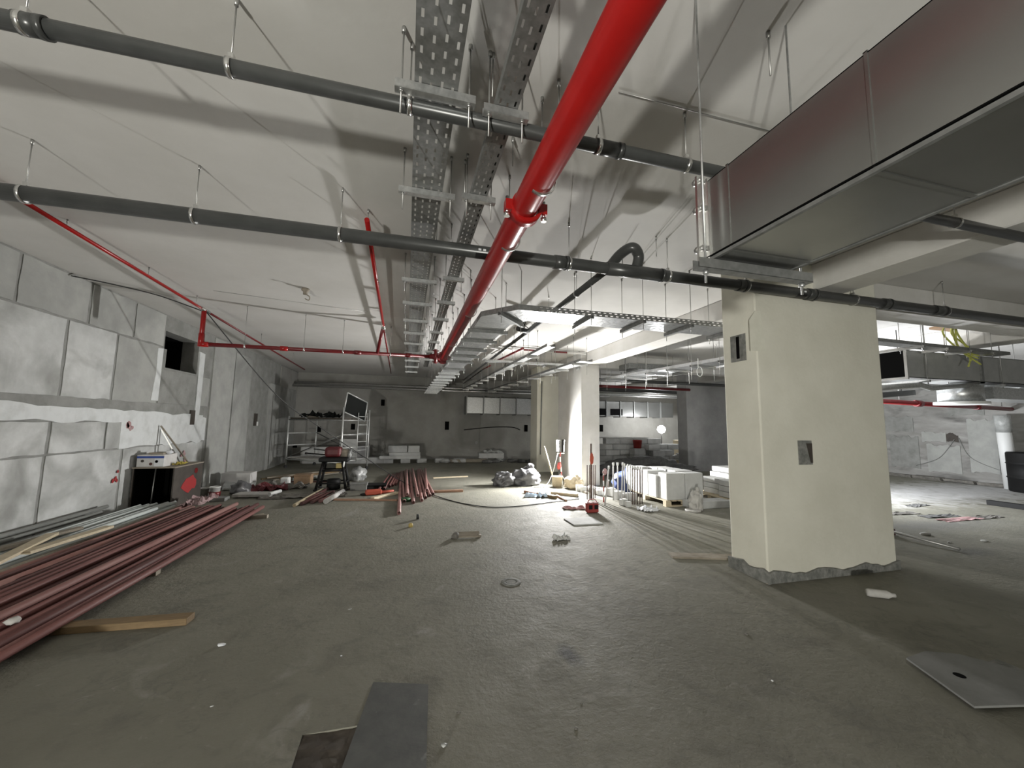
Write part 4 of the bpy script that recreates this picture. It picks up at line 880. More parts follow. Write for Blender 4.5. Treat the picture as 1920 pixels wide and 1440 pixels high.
for k in range(7):
    x = -3.5+.12*k+R.uniform(-.05, .05); y = 11.6+R.uniform(-.3, .6)
    plank('timber_strip', (x-.3, y), (x+.9+R.uniform(-.2, .3), y+1.3), .07, .03, R.choice(['timber', 'timber_grey', 'timber']), 'brown timber strip in the scattered pile along the dark wall', group='timber strips along the dark wall', z=.03*(k % 3))
plank('steel_angle', (-2.9, 11.2), (-1.9, 11.0), .05, .03, 'primer_dark', 'rusty bar on the floor near the timber strips')
# clutter round the machine
for k, (x, y, w, d, h, m, lab) in enumerate(((-2.55, 10.9, .38, .3, .24, 'brown_card', 'brown cardboard box left of the threading machine'), (-2.75, 10.3, .9, .5, .06, 'rag', 'dirty grey cloth heap left of the threading machine'),
        (-1.10, 9.75, .36, .26, .16, 'sheet', 'grey plastic toolbox right of the threading machine'), (-.75, 9.9, .5, .4, .10, 'black', 'black plastic tray right of the grey toolbox'))):
    if m == 'rag': bm = new(); crumple(bm, (x, y, 0), w, d, .12, 9+k, 10); fin('dirty_rag', bm, m, label=lab, cat='rag')
    else:
        t = thing('storage_box', lab, 'box', (x, y, 0)); simple_box('box_body', (x-w/2, y-d/2, 0), (x+w/2, y+d/2, h*.85), m, bev=.01, parent=t)
        simple_box('box_lid', (x-w/2-.01, y-d/2-.01, h*.85), (x+w/2+.01, y+d/2+.01, h), m, bev=.008, parent=t)
bm = new(); blob(bm, (-1.30, 11.2, .15), (.23, .22, .25), 9, .3, True, 3, 1.5, .5); fin('plastic_sack', bm, 'film_dim', label='translucent plastic sack standing behind the machine', cat='sack')
bm = new(); crumple(bm, (-2.6, 11.6, 0), .7, .4, .12, 19, 10); fin('plastic_film', bm, 'film', label='pale crumpled sheeting behind the brown box', cat='plastic film')
# --- pipe threading machine on its stand
mx, my = -1.70, 9.95
t = thing('threading_machine', 'red topped pipe threading machine on a black splayed stand', 'machine', (mx, my, 0))
feet = []
for sx in (-1, 1):
    for sy in (-1, 1):
        a = Vector((mx+sx*.32, my+sy*.24, 0)); b = Vector((mx+sx*.2, my+sy*.16, .66)); feet.append((a, b))
        bm = new(); cyl(bm, a, b, .03, 10); lg = fin('leg', bm, 'black', t)
        bm = new(); cyl(bm, a, a+Vector((0, 0, .04)), .045, 10); fin('rubber_foot', bm, 'rubber', lg)
for z, k in ((.16, .3), (.44, .24)):
    bm = new(); s = .20+.12*(1-z/.66); u = .16+.08*(1-z/.66)
    for a, b in (((-s, -u), (s, -u)), ((s, -u), (s, u)), ((s, u), (-s, u)), ((-s, u), (-s, -u))): cyl(bm, (mx+a[0], my+a[1], z), (mx+b[0], my+b[1], z), .018, 8)
    fin('brace', bm, 'black', t)
bm = new(); box(bm, (mx-.30, my-.22, .64), (mx+.34, my+.22, .74)); bevel(bm, .02); fin('oil_pan', bm, 'black', t)
bm = new(); obox(bm, (mx-.02, my, .86), (.36, .32, .24)); bevel(bm, .07, 3); fin('motor_housing', bm, 'red_machine', t)
bm = new(); cyl(bm, (mx+.12, my, .84), (mx+.34, my, .80), .10, 16); fin('chuck', bm, 'timber_grey', t)
bm = new(); hollow(bm, (mx+.30, my, .80), (mx+.36, my, .79), .13, .09, 16); fin('hand_wheel', bm, 'galv_dull', t)
bm = new(); cyl(bm, (mx-.18, my-.1, .80), (mx-.55, my-.16, .84), .014, 8); cyl(bm, (mx-.55, my-.16, .84), (mx-.60, my-.17, .845), .024, 8); fin('lever', bm, 'black', t)
bm = new(); cyl(bm, (mx-.18, my+.1, .88), (mx-.48, my+.1, .92), .012, 8); fin('lever', bm, 'black', t)
bm = new(); cyl(bm, (mx+.22, my-.18, .45), (mx+.26, my-.2, .72), .02, 8); fin('drain_hose', bm, 'whitepl', t)
bm = new(); lathe(bm, [(0, 0), (.13, 0), (.15, .02), (.15, .22), (.12, .24), (0, .24)], (mx+.02, my-.02, 0), 18); fin('black_tub', bm, 'black', label='black tub standing under the threading machine', cat='tub')
simple_box('orange_tin', (mx+.02, my+.1, .46), (mx+.2, my+.22, .58), 'brass', bev=.01, label='ochre tin on the brace of the machine stand', cat='tin')
# --- loose pipes lying about in the middle
GM = 'pinkish steel pipes lying in a row on the floor'
mp = make_pipe('loose_pipe', 3.0, .033, 'copper', seg=12)
def lay_pipe(src, name, a, b, z, L, label, group, m=None, cat='pipe', used={}):
    a, b = Vector(a), Vector(b); d = b-a
    if used.get(src.name): o = share(src, name, None)
    else: o = src; used[src.name] = True
    o.location = (a+b)/2 if len(a) == 3 else ((a.x+b.x)/2, (a.y+b.y)/2, z)
    o.rotation_euler = (0, 0, math.atan2(-d.x, d.y)); o.scale = (1, d.length/L, 1)
    o['label'] = label; o['category'] = cat
    if group: o['group'] = group
    if m: o.material_slots[0].link = 'OBJECT'; o.material_slots[0].material = MT[m]
    return o
ends = [(748, 962, 752, 885), (758, 940, 754, 884), (769, 936, 759, 884), (775, 942, 768, 882), (783, 935, 773, 883), (791, 938, 783, 882), (798, 933, 785, 880), (806, 929, 788, 880), (812, 926, 791, 882), (763, 933, 762, 885), (800, 925, 797, 883)]
for k, (ax, ay, bx, by) in enumerate(ends):
    a, b = at(ax, ay, z=.035), at(bx, by, z=.035)
    if k == 0: lab = 'pinkish steel pipe sticking out beyond the row on the floor'
    else: lab = 'pinkish steel pipe in the row on the floor between the machine and the bags'
    lay_pipe(mp, 'loose_pipe', (a.x, a.y), (b.x, b.y), .100 if k in (4, 9, 10) else .034, 3.0, lab, GM if k else None, 'copper')
for k, (ax, ay, bx, by) in enumerate(((720, 917, 737, 890), (730, 912, 744, 888), (736, 910, 748, 888), (742, 908, 751, 887), (708, 922, 730, 890))):
    a, b = at(ax, ay, z=.035), at(bx, by, z=.035)
    lay_pipe(mp, 'loose_pipe', (a.x, a.y), (b.x, b.y), .034+.0*k, 3.0, 'thin pinkish pipe in the slanting bunch beside the pipe row', 'slanting pipe bunch', 'primer')
for k, (ax, ay, bx, by, r) in enumerate(((552, 948, 605, 918, 1), (565, 945, 612, 925, 1), (585, 942, 625, 922, 1), (600, 940, 632, 926, 1), (575, 938, 618, 915, 1))):
    a, b = at(ax, ay, z=.03), at(bx, by, z=.03)
    lay_pipe(mp, 'loose_pipe', (a.x, a.y), (b.x, b.y), .034, 3.0, ['pale wooden stick in the offcut heap before the machine', 'dark red pipe offcut in the heap before the machine', 'dark red pipe offcut in the heap before the machine', 'red primer pipe offcut in the heap before the machine', 'dark red pipe offcut in the heap before the machine'][k], 'short offcuts before the machine', ['timber_pale', 'primer_dark', 'primer_dark', 'primer', 'primer_dark'][k])
a, b = at(611, 940, z=.05), at(643, 921, z=.05)
o = lay_pipe(mp, 'loose_pipe', (a.x, a.y), (b.x, b.y), .05, 3.0, 'thick pale grey pipe offcut before the threading machine', None, 'sack'); o.scale = (1.5, o.scale[1], 1.5)
for k, (ax, ay, bx, by, w, h, m, lab) in enumerate(((698, 937, 745, 926, .10, .05, 'timber_pale', 'pale split timber before the pipe row'), (625, 938, 745, 939, .06, .03, 'timber_red', 'long thin brown batten before the machine'),
        (695, 910, 600, 928, .12, .02, 'ply_dark', 'dark board lying before the machine'), (812, 897, 877, 894, .07, .03, 'timber_pale', 'long pale batten beyond the pipe row'), (808, 924, 868, 922, .09, .05, 'timber_red', 'brown batten with a pale end beside the pipe row'),
        (985, 924, 1008, 929, .1, .06, 'timber_red', 'brown timber length left of the blue cloth'), (1008, 928, 1042, 935, .11, .06, 'timber', 'brown timber length right of the blue cloth'), (1034, 926, 1083, 931, .12, .06, 'timber_pale', 'thick pale timber by the floodlight'), (1044, 931, 1061, 940, .05, .04, 'timber_red', 'short thin stick crossing the timbers'),
        (1057, 908, 1100, 926, .05, .04, 'timber_grey', 'grey batten slanting toward the rebar'))):
    plank('timber_batten', at(ax, ay, z=0)[:2], at(bx, by, z=0)[:2], w, h, m, lab)
t = thing('angle_grinder', 'orange angle grinder lying before the machine', 'power tool', at(700, 928, z=0)); p = at(700, 928, z=0)
bm = new(); obox(bm, (p.x, p.y, .06), (.34, .16, .11), (0, 0, .2)); bevel(bm, .03, 2); fin('tool_body', bm, 'orange', t)
bm = new(); cyl(bm, (p.x+.15, p.y, .05), (p.x+.42, p.y+.05, .06), .035, 10); fin('tool_handle', bm, 'orange', t)
bm = new(); cyl(bm, (p.x-.18, p.y-.02, .02), (p.x-.18, p.y-.02, .032), .09, 16); fin('tool_disc', bm, 'black', t)
p = at(761, 940, z=0); bm = new(); lathe(bm, [(0, 0), (.09, 0), (.1, .03), (.09, .07), (.03, .075), (0, .075)], (p.x, p.y, 0), 14); fin('paint_tin', bm, 'green', label='green tin between the pipe ends', cat='tin')
p = at(783, 974, z=0); bm = new(); hollow(bm, (p.x-.02, p.y, .045), (p.x+.02, p.y, .045), .042, .026, 16); fin('pipe_ring', bm, 'pvc_dark', label='small dark pipe ring standing on the floor', cat='ring')
p = at(770, 988, z=0); bm = new(); lathe(bm, [(0, 0), (.032, 0), (.034, .04), (.02, .055), (0, .055)], (p.x, p.y, 0), 12); fin('bottle_cap', bm, 'brass', label='small yellow cap on the floor before the ring', cat='cap')

# ------------------------------------------------------------------ scaffold tower
A = Vector((-3.93, 14.36, 0)); u = Vector((.613, .786, 0)); v = Vector((.786, -.613, 0)); SW, SL = 1.1, 2.43
t = thing('scaffold_tower', 'mobile aluminium scaffold tower with a dark deck and ladder near the back wall', 'scaffold', A+(u*SW+v*SL)/2)
def sp(a, b, z): return A+u*a+v*b+Vector((0, 0, z))
for a, b, h in ((0, 0, 1.72), (SW, 0, 1.72), (0, SL, 2.0), (SW, SL, 1.95)):
    bm = new(); cyl(bm, sp(a, b, .10), sp(a, b, h), .025, 10); pl = fin('standard', bm, 'alu', t)
    bm = new(); c = sp(a, b, .05); cyl(bm, c-v*.02, c+v*.02, .05, 14); cyl(bm, c, c+Vector((0,0,.08)), .015, 8); fin('castor', bm, 'rubber', pl)
for b in (0, SL):
    for z in (.35, .75, 1.15, 1.6):
        bm = new(); cyl(bm, sp(0, b, z), sp(SW, b, z), .02, 10); fin('rung', bm, 'alu', t)
for a in (0, SW):
    for z in (.3, 1.6): bm = new(); cyl(bm, sp(a, 0, z), sp(a, SL, z), .02, 10); fin('ledger', bm, 'galv_dull' if z > 1 else 'alu', t)
for (p, q) in ((sp(0, 0, .35), sp(0, SL, 1.15)), (sp(SW, 0, 1.15), sp(SW, SL, .35))):
    bm = new(); cyl(bm, p, q, .018, 8); fin('diagonal_brace', bm, 'galv_dull', t)
for k in range(3):
    bm = new(); beam_box(bm, sp(.2+.35*k, 0.02, 1.645), sp(.2+.35*k, SL-.02, 1.645), .32, .05); fin('deck_board', bm, 'ply_dark', t)
for k in range(2):
    bm = new(); beam_box(bm, sp(.25+.35*k, 0.05, .34), sp(.25+.35*k, SL-.05, .34), .3, .04); fin('lower_board', bm, 'sack', t)
la, lb = sp(SW*.55, SL+.06, 0), sp(SW*.9, SL+.06, 0)
for a in (.5, .86):
    bm = new(); cyl(bm, sp(SW*a, SL+.07, .3), sp(SW*a, SL+.07, 1.85), .016, 8); fin('ladder_stile', bm, 'alu', t)
for k in range(6):
    bm = new(); z = .38+k*.27; cyl(bm, sp(SW*.5, SL+.07, z), sp(SW*.86, SL+.07, z), .014, 8); fin('ladder_rung', bm, 'alu', t)
# hinged-up trap panel
p0, p1, p2, p3 = at(645, 772, y=13.0), at(652, 736, y=13.0), at(689, 755, y=13.5), at(684, 790, y=13.5)
bm = new(); prism(bm, [p0, p1, p2, p3], (.01, -.02, 0)); fin('guard_panel', bm, 'mesh', t, label='dark net panel in a white frame, tilted up')
for a, b in ((p0, p1), (p1, p2), (p2, p3), (p3, p0)):
    bm = new(); cyl(bm, a+Vector((0, -.02, 0)), b+Vector((0, -.02, 0)), .022, 8); fin('guard_frame', bm, 'alu', t)
bm = new(); crumple(bm, sp(.55, .9, 1.672), 1.3, .7, .24, 21, 12, -.6); fin('dark_tarp', bm, 'mesh', label='dark tarp heaped on the scaffold deck', cat='tarp')
bm = new(); obox(bm, sp(.45, 1.15, 1.71), (.35, .22, .08), (0, 0, -.6)); fin('white_packet', bm, 'white', label='white packet lying on the scaffold deck', cat='packet')
bm = new(); obox(bm, sp(.3, .75, 1.70), (.5, .1, .05), (0, .1, -.5)); fin('deck_plank', bm, 'timber_grey', label='loose plank end on the scaffold deck', cat='plank')

# ------------------------------------------------------------------ aerated blocks near the back wall
def block(name, c, s, m, label, group=None, rz=0.0):
    bm = new(); obox(bm, (c[0], c[1], c[2]+s[2]/2), s, (0, 0, rz)); bevel(bm, .008); return fin(name, bm, m, label=label, cat='block', group=group)
yb = 15.7; xl = at(722, 865, y=yb).x
for k in range(5):
    x = xl+.12+k*.62 if k < 3 else xl+2.05+(k-3)*.75
    block('aerated_block', (x, yb, 0), (.36, .3, .16), 'greyblock', 'small grey block on the floor under the white slabs by the back wall', 'support blocks by the back wall', R.uniform(-.1, .1))
block('aerated_slab', (xl+.55, yb, .162), (1.5, .5, .12), 'white', 'long white slab resting on the small blocks by the back wall')
block('aerated_slab', (xl+.72, yb, .284), (1.15, .5, .12), 'white', 'second white slab on the stack by the back wall')
block('aerated_slab', (xl+.45, yb+.05, .406), (.7, .3, .25), 'greyblock', 'grey upright block on the white slab stack')
block('aerated_slab', (xl+1.05, yb-.02, .406), (.42, .3, .25), 'white', 'white upright block on the white slab stack')
block('aerated_slab', (xl-.85, yb, 0), (1.7, .3, .22), 'greyblock', 'long grey slab on the floor left of the white stack')
block('aerated_slab', (xl-.9, yb+.6, .0), (.5, .4, .62), 'rawcol', 'dark grey upright panel leaning behind the white stack')
block('aerated_slab', (-3.1, 15.9, .0), (1.5, .3, .6), 'white', 'white slab row behind the scaffold legs')
block('aerated_slab', (-2.25, 15.95, .0), (.6, .35, .9), 'white', 'tall white block behind the threading machine')
p = at(920, 866, y=15.9)
block('aerated_slab', (p.x-.3, 15.9, .0), (.3, .3, .14), 'greyblock', 'grey block carrying the lone white slab', 'feet of the lone white slab')
block('aerated_slab', (p.x+.35, 15.9, .0), (.3, .3, .14), 'greyblock', 'grey block carrying the lone white slab', 'feet of the lone white slab')
block('aerated_slab', (p.x, 15.9, .145), (1.05, .35, .2), 'white', 'lone white slab on low feet by the back wall')
bm = new(); crumple(bm, (p.x+.1, 15.9, .345), .8, .3, .12, 7, 8); fin('plastic_film', bm, 'film', label='clear film lying on the lone white slab', cat='plastic film')
bm = new(); obox(bm, (xl+3.2, 15.6, .07), (1.5, .3, .12), (0, 0, .03)); bevel(bm, .01); fin('timber_stack', bm, 'timber_grey', label='weathered timber stack lying by the back wall', cat='timber')
for k in range(3):
    x = xl+1.95+k*.35; bm = new(); blob(bm, (x+.3, 15.55, .06), (.22, .15, .10), 20+k, .4, True, 2); fin('rubble_lump', bm, 'greyblock', label='rubble lump beside the small blocks by the back wall', cat='rubble', group='rubble by the back wall')
for k in range(6):
    bm = new(); blob(bm, (3.0+.35*k, 15.7+R.uniform(-.5, .4), .05), (.2, .15, .09), 30+k, .5, True, 2); fin('rubble_lump', bm, 'soil', label='dark rubble lump near the column by the back wall', cat='rubble', group='dark rubble by the back wall')

# ------------------------------------------------------------------ bags, floodlight and clutter by the white column
def sack_obj(name, c, rad, seed, m, label, rough=.28, tie=True, freq=1.6):
    t = thing(name, label, 'bag', (c[0], c[1], 0))
    bm = new(); blob(bm, (c[0], c[1], rad[2]*.62), rad, seed, rough*.55, True, 4, freq, .75); fin('bag_body', bm, m, t)
    if tie: bm = new(); blob(bm, (c[0]+rad[0]*.25, c[1], rad[2]*1.55), (rad[0]*.22, rad[1]*.25, rad[2]*.22), seed+3, .5, False, 3); fin('bag_neck', bm, m, t)
    return t
sack_obj('rubble_bag', (2.36, 9.72), (.30, .24, .24), 5, 'bag', 'smaller grey rubble bag slumped on the floor', .45, False, 1.9)
sack_obj('rubble_bag', (2.98, 9.80), (.42, .32, .31), 12, 'bag', 'larger grey rubble bag slumped beside the smaller one', .35, True, 1.5)
lx, ly = 3.86, 9.62
t = thing('floodlight_stand', 'twin headed work floodlight on a red and white pole beside the white column', 'lamp', (lx, ly, 0))
for k in range(6):
    bm = new(); cyl(bm, (lx+.02*math.sin(k), ly, .08+k*.13), (lx+.02*math.sin(k+1), ly, .08+(k+1)*.13), .02, 10); fin('pole_band', bm, 'pinkred' if k % 2 else 'whitepl', t)
for k in range(3):
    a = k*2.09+.4; bm = new(); cyl(bm, (lx, ly, .30), (lx+.26*math.cos(a), ly+.26*math.sin(a), .0), .012, 8); fin('stand_leg', bm, 'whitepl', t)
HZ = 1.02
bm = new(); cyl(bm, (lx-.10, ly, .82), (lx+.10, ly, .82), .014, 8); fin('cross_arm', bm, 'whitepl', t)
for s, aim in ((-1, Vector((-.88, -.48, -.02))), (1, Vector((.86, -.50, -.04)))):
    c = Vector((lx+s*.075, ly, HZ)); d = aim.normalized()
    hb = new(); m = Matrix.Translation(c) @ d.to_track_quat('Z', 'Y').to_matrix().to_4x4()
    box(hb, (-.05, -.16, -.035), (.05, .16, .02))
    mm = Matrix.Translation(c) @ Matrix(((d.x, -d.y, 0, 0), (d.y, d.x, 0, 0), (0, 0, 1, 0), (0, 0, 0, 1))) if False else m
    xform(hb, mm); hd = fin('lamp_head', hb, 'black', t)
    gb = new(); box(gb, (-.035, -.145, .0201), (.035, .145, .022)); xform(gb, mm); fin('lamp_glass', gb, 'glow', hd)
    bm = new(); cyl(bm, (c.x, c.y, .80), (c.x, c.y, HZ-.15), .008, 6); fin('yoke', bm, 'rod', t)
    area_light('floodlight_beam', c+d*.03, c+d*2, .07, .28, 370 if s < 0 else 420, (1.0, .99, .97))
bm = new(); path(bm, spline([(lx-.06, ly, .9), (lx-.16, ly-.05, .6), (lx-.25, ly, .25), (lx-.45, ly-.1, .02), (lx-.8, ly-.2, .012)], 8), .008, 6); fin('power_cord', bm, 'whitepl', t)
bm = new(); blob(bm, (lx-.06, ly-.03, .5), (.05, .05, .10), 5, .3, False, 2); fin('warning_tape', bm, 'pinkred', t)
bucket('mixing_bucket', 3.66, 9.36, .14, .27, 'timber_pale', 'cream mixing bucket beside the floodlight', False)
bm = new(); cyl(bm, (3.62, 9.38, .03), (3.40, 9.62, 1.0), .018, 8); fin('broom_stick', bm, 'timber_pale', label='pale stick standing in the cream bucket', cat='stick')
sack_obj('cream_bag', (4.0, 9.08), (.26, .22, .22), 31, 'timber_pale', 'cream plaster bag slumped at the foot of the white column', .35, False, 1.8)
bm = new(); blob(bm, (4.26, 8.7, .05), (.18, .15, .08), 14, .4, True, 2); fin('plaster_lump', bm, 'sack', label='pale plaster lump by the cream bag', cat='rubble')
bm = new(); crumple(bm, (2.75, 8.25, .0), .5, .3, .09, 12, 10, -.4); fin('blue_cloth', bm, 'bluecloth', label='pale blue cloth on the floor between the timbers', cat='cloth')
bm = new(); crumple(bm, (3.05, 6.95, .0), .42, .2, .05, 14, 8, -.2); fin('pink_scrap', bm, 'redfaint', label='pinkish plastic scrap left of the red lantern', cat='scrap')
# red twin lantern
p = at(1110, 961, z=0)
t = thing('twin_lantern', 'red plastic twin warning lantern on the floor', 'lantern', (p.x, p.y, 0))
bm = new(); obox(bm, (p.x, p.y, .09), (.22, .12, .17)); bevel(bm, .02, 2); fin('lantern_base', bm, 'pinkred', t)
for s in (-1, 1):
    bm = new(); cyl(bm, (p.x+s*.056, p.y-.02, .17), (p.x+s*.056, p.y-.02, .19), .05, 14); fin('cap', bm, 'redfaint', t)
    bm = new(); box(bm, (p.x+s*.055-.037, p.y-.062, .07), (p.x+s*.055+.037, p.y-.0605, .145)); fin('dark_lens', bm, 'black', t)
bm = new(); path(bm, spline([(p.x-.09, p.y, .17), (p.x-.05, p.y, .23), (p.x+.06, p.y, .23), (p.x+.1, p.y, .17)], 5), .008, 6); fin('carry_handle', bm, 'pinkred', t)
# --- rebar starters
GB = 'rebar starter bars standing in the slab'
rbs = [(1101, 936, 872), (1105, 936, 872), (1110, 936, 872), (1113, 935, 872), (1116, 934, 872)]
def bar(bx, by, ty, tx=None, r=.011, m='rebar', lab='', grp=GB, sleeve=False):
    b = at(bx, by, z=0); top = at(bx if tx is None else tx, ty, y=b.y)
    t = thing('rebar_bar', lab, 'rebar', (b.x, b.y, 0), grp)
    bm = new(); cyl(bm, (b.x, b.y, 0), top, r, 8); fin('bar_shaft', bm, m, t)
    if sleeve:
        bm = new(); d = (top-Vector((b.x, b.y, 0))); cyl(bm, Vector((b.x, b.y, 0))+d*.93, top+Vector((0,0,.01)), r*1.5, 8); fin('bar_cap', bm, 'whitepl', t)
for q in rbs: bar(q[0], q[1], q[2], lab='dark rusty rebar in the close group before the white column', grp='dark rebar group')
bar(1108, 937, 832, r=.02, m='rebar', lab='taller rebar with an orange net bag hung on it', grp=None)
b = at(1108, 937, z=0); p = at(1108, 860, y=b.y); bm = new(); blob(bm, (p.x, p.y-.03, p.z), (.04, .035, .12), 8, .35, False, 3); fin('orange_net', bm, 'orange', label='orange net bag hanging on the tall rebar', cat='net')
for k, (x, y, ty, tx) in enumerate(((1134, 948, 874, 1142), (1150, 938, 868, 1150), (1159, 938, 868, 1158), (1165, 948, 868, 1168), (1171, 940, 870, None), (1177, 946, 871, None), (1182, 946, 872, None), (1186, 946, 873, None), (1190, 946, 874, None), (1195, 946, 875, None), (1200, 946, 876, None), (1204, 945, 876, None), (1141, 930, 900, None))):
    bar(x, y, ty, tx, .014 if k < 4 else .011, 'sleeve' if k < 7 else 'rebar', 'pale capped rebar in the open group before the block pallet' if k < 7 else 'rusty capped rebar in the open group before the block pallet', 'pale capped rebar' if k < 7 else 'rusty capped rebar', True)
b = at(1132, 942, z=0); t = thing('marker_pole', 'thin red and white marker pole among the rebar', 'pole', (b.x, b.y, 0))
for k in range(6): bm = new(); cyl(bm, (b.x, b.y, k*.11), (b.x, b.y, (k+1)*.11), .014, 8); fin('pole_band', bm, 'pinkred' if k % 2 == 0 else 'whitepl', t)
bm = new(); blob(bm, (b.x+.03, b.y, .62), (.05, .03, .07), 3, .4, False, 2); fin('pole_flag', bm, 'redfaint', t)
for k, (x, y, s) in enumerate(((1090, 922, .16), (1098, 924, .14), (1122, 928, .16), (1128, 930, .14), (1150, 932, .2), (1165, 938, .2), (1178, 940, .18), (1190, 940, .18), (1175, 950, .14), (1183, 952, .12))):
    q = at(x, y, z=0); bm = new(); obox(bm, (q.x, q.y+.1, s*.45), (s, s*.7, s*.9), (0, 0, R.uniform(-.4, .4)), .012); bevel(bm, .01)
    fin('block_offcut', bm, 'white', label='small white block offcut on the floor among the rebar', cat='block', group='white offcuts among the rebar')
t = thing('blue_tarp', 'blue plastic tarp heaped behind the rebar', 'tarp', (4.8, 8.2, 0)); q = at(1190, 925, z=0)
bm = new(); blob(bm, (q.x, q.y+.15, .22), (.42, .3, .32), 17, .4, True, 3); fin('tarp_heap', bm, 'bluetarp', t)
# mortar mound and low block wall behind
bm = new(); blob(bm, (7.6, 11.3, .18), (1.5, .6, .33), 22, .5, True, 4); fin('mortar_heap', bm, 'soil', label='dark mortar heap behind the rebar', cat='heap')
t = thing('low_block_wall', 'half built low wall of grey aerated blocks in the far bay', 'wall', (8, 13.4, 0))
bw, bh = .6, .215
cnt = [6, 6, 6, 6, 5]
src = None
for r_ in range(5):
    for k in range(cnt[r_]):
        x = 6.55+k*bw+(.3 if r_ % 2 else 0); lo = (x+.008, 13.3+R.uniform(-.015, .01), r_*bh+.004); hi = (x+bw-.008, 13.55, (r_+1)*bh-.006)
        if r_ == 4 and k < 1: continue
        bm = new(); box(bm, lo, hi); bevel(bm, .008); fin('block', bm, 'greyblock', t)
bm = new(); box(bm, (6.5, 13.32, 1.08), (9.0, 13.54, 1.12)); fin('capping_board', bm, 'white', t)
for k, (x, z, rz) in enumerate(((9.35, .0, .2), (9.75, .0, -.2), (9.5, .22, .1), (10.1, .0, .4), (9.2, .43, 0), (9.85, .23, .3), (9.55, .45, -.2), (9.0, .65, .1))):
    block('rubble_block', (x-.1, 12.95, z), (.5, .28, .21), 'greyblock', 'loose grey block tumbled at the end of the low wall', 'loose blocks by the low wall', rz)
bucket('red_bucket', 8.36, 13.08, .17, .3, 'pinkred', 'red bucket standing on piled blocks before the low wall', False, z=.72)
for k in range(3): block('rubble_block', (8.36, 13.08, k*.24), (.5, .3, .236), 'greyblock', 'grey block in the small pile under the red bucket', 'blocks under the red bucket', .05*k)
block('white_carton', (12.0-.9, 13.6, 0), (1.1, .6, 1.0), 'timber_pale', 'large cream panel pack standing beside the dark grey column'); 
for k in range(4): block('pale_board', (10.2, 12.6-.02*k, .30+k*.07), (.9, .5, .05), 'white', 'thin white board in the pack before the cream panel', 'white boards before the cream panel', .1*k)
block('pale_crate', (10.2, 12.6, 0), (.95, .55, .29), 'timber_pale', 'pale box under the thin white boards')
# --- the glaring work lamp in the far bay
lp = at(1240, 805, y=15.0)
t = thing('site_lamp', 'glaring white site lamp on a stand before the far wall', 'lamp', (lp.x, lp.y, 0))
bm = new(); cyl(bm, (lp.x, lp.y, 0), (lp.x, lp.y, lp.z-.12), .02, 8); fin('stand_pole', bm, 'black', t)
for k in range(3): a = k*2.09; bm = new(); cyl(bm, (lp.x, lp.y, .3), (lp.x+.35*math.cos(a), lp.y+.35*math.sin(a), 0), .014, 8); fin('stand_leg', bm, 'black', t)
bm = new(); blob(bm, lp, (.17, .17, .17), 1, .0, False, 3); fin('bulb', bm, 'glow', t)
lo_ = point_light('site_lamp_light', lp+Vector((0, -.05, .28)), 230, .15, (.97, .985, 1.0))

# ------------------------------------------------------------------ block pallets
def pallet(x0, y0, w, d, label, rz=0):
    t = thing('timber_pallet', label, 'pallet', (x0+w/2, y0+d/2, 0))
    for k in range(3):
        yy = y0+k*(d-.1)/2
        bm = new(); box(bm, (x0, yy, 0), (x0+w, yy+.1, .02)); fin('bottom_board', bm, 'timber_pale', t)
        for j in range(3): bm = new(); xx = x0+j*(w-.12)/2; box(bm, (xx, yy, .02), (xx+.12, yy+.1, .10)); fin('pallet_foot', bm, 'timber_pale', t)
    for k in range(7): bm = new(); xx = x0+k*(w-.1)/6; box(bm, (xx, y0, .10), (xx+.1, y0+d, .12)); fin('deck_board', bm, 'timber_pale', t)
    return t
pallet(4.93, 6.75, .95, 1.5, 'pale timber pallet under the large upright blocks')
for i in range(2):
    for j in range(5):
        h = .52+(.0 if j == 0 else R.uniform(-.07, .03)); x = 4.96+i*.435+(R.uniform(-.05, .0) if j else 0)
        block('large_block', (x+.215, 6.90+j*.29, .122), (.42, .27, h), 'white', ('large upright white block in the front row of the pallet' if j == 0 else 'large upright white block behind the front row of the pallet'), 'front blocks on the pallet' if j == 0 else 'rear blocks on the pallet')
pallet(6.3, 6.55, .9, 1.2, 'pale timber pallet under the slipped block stack')
for k in range(5):
    for j in range(2):
        if k == 4 and j == 0: continue
        block('flat_block', (6.72+j*.10+(.06*k if k > 2 else 0), 6.75+j*.56, .122+k*.115), (.62, .5, .108), 'white', 'flat white block in the slipped stack beside the big column', 'slipped block stack', R.uniform(-.08, .08))
block('flat_block', (5.75, 6.6, .0), (.9, .3, .14), 'greyblock', 'long grey block on the floor between the two pallets')
sack_obj('cement_sack', (5.33, 6.40), (.15, .14, .24), 41, 'sack', 'pale half empty cement sack standing before the pallet', .4, True, 1.6)
bm = new(); q = at(1295, 957, z=0); cyl(bm, (q.x, q.y-.06, 0), (q.x, q.y-.06, .03), .14, 16); fin('sack_disc', bm, 'sack', label='round pale disc lying before the cement sack', cat='disc')
q = at(1215, 957, z=0); bm = new(); crumple(bm, (q.x, q.y, 0), .34, .26, .09, 33, 10, .2); fin('printed_bag', bm, 'paper', label='white printed plastic bag lying before the rebar', cat='bag')
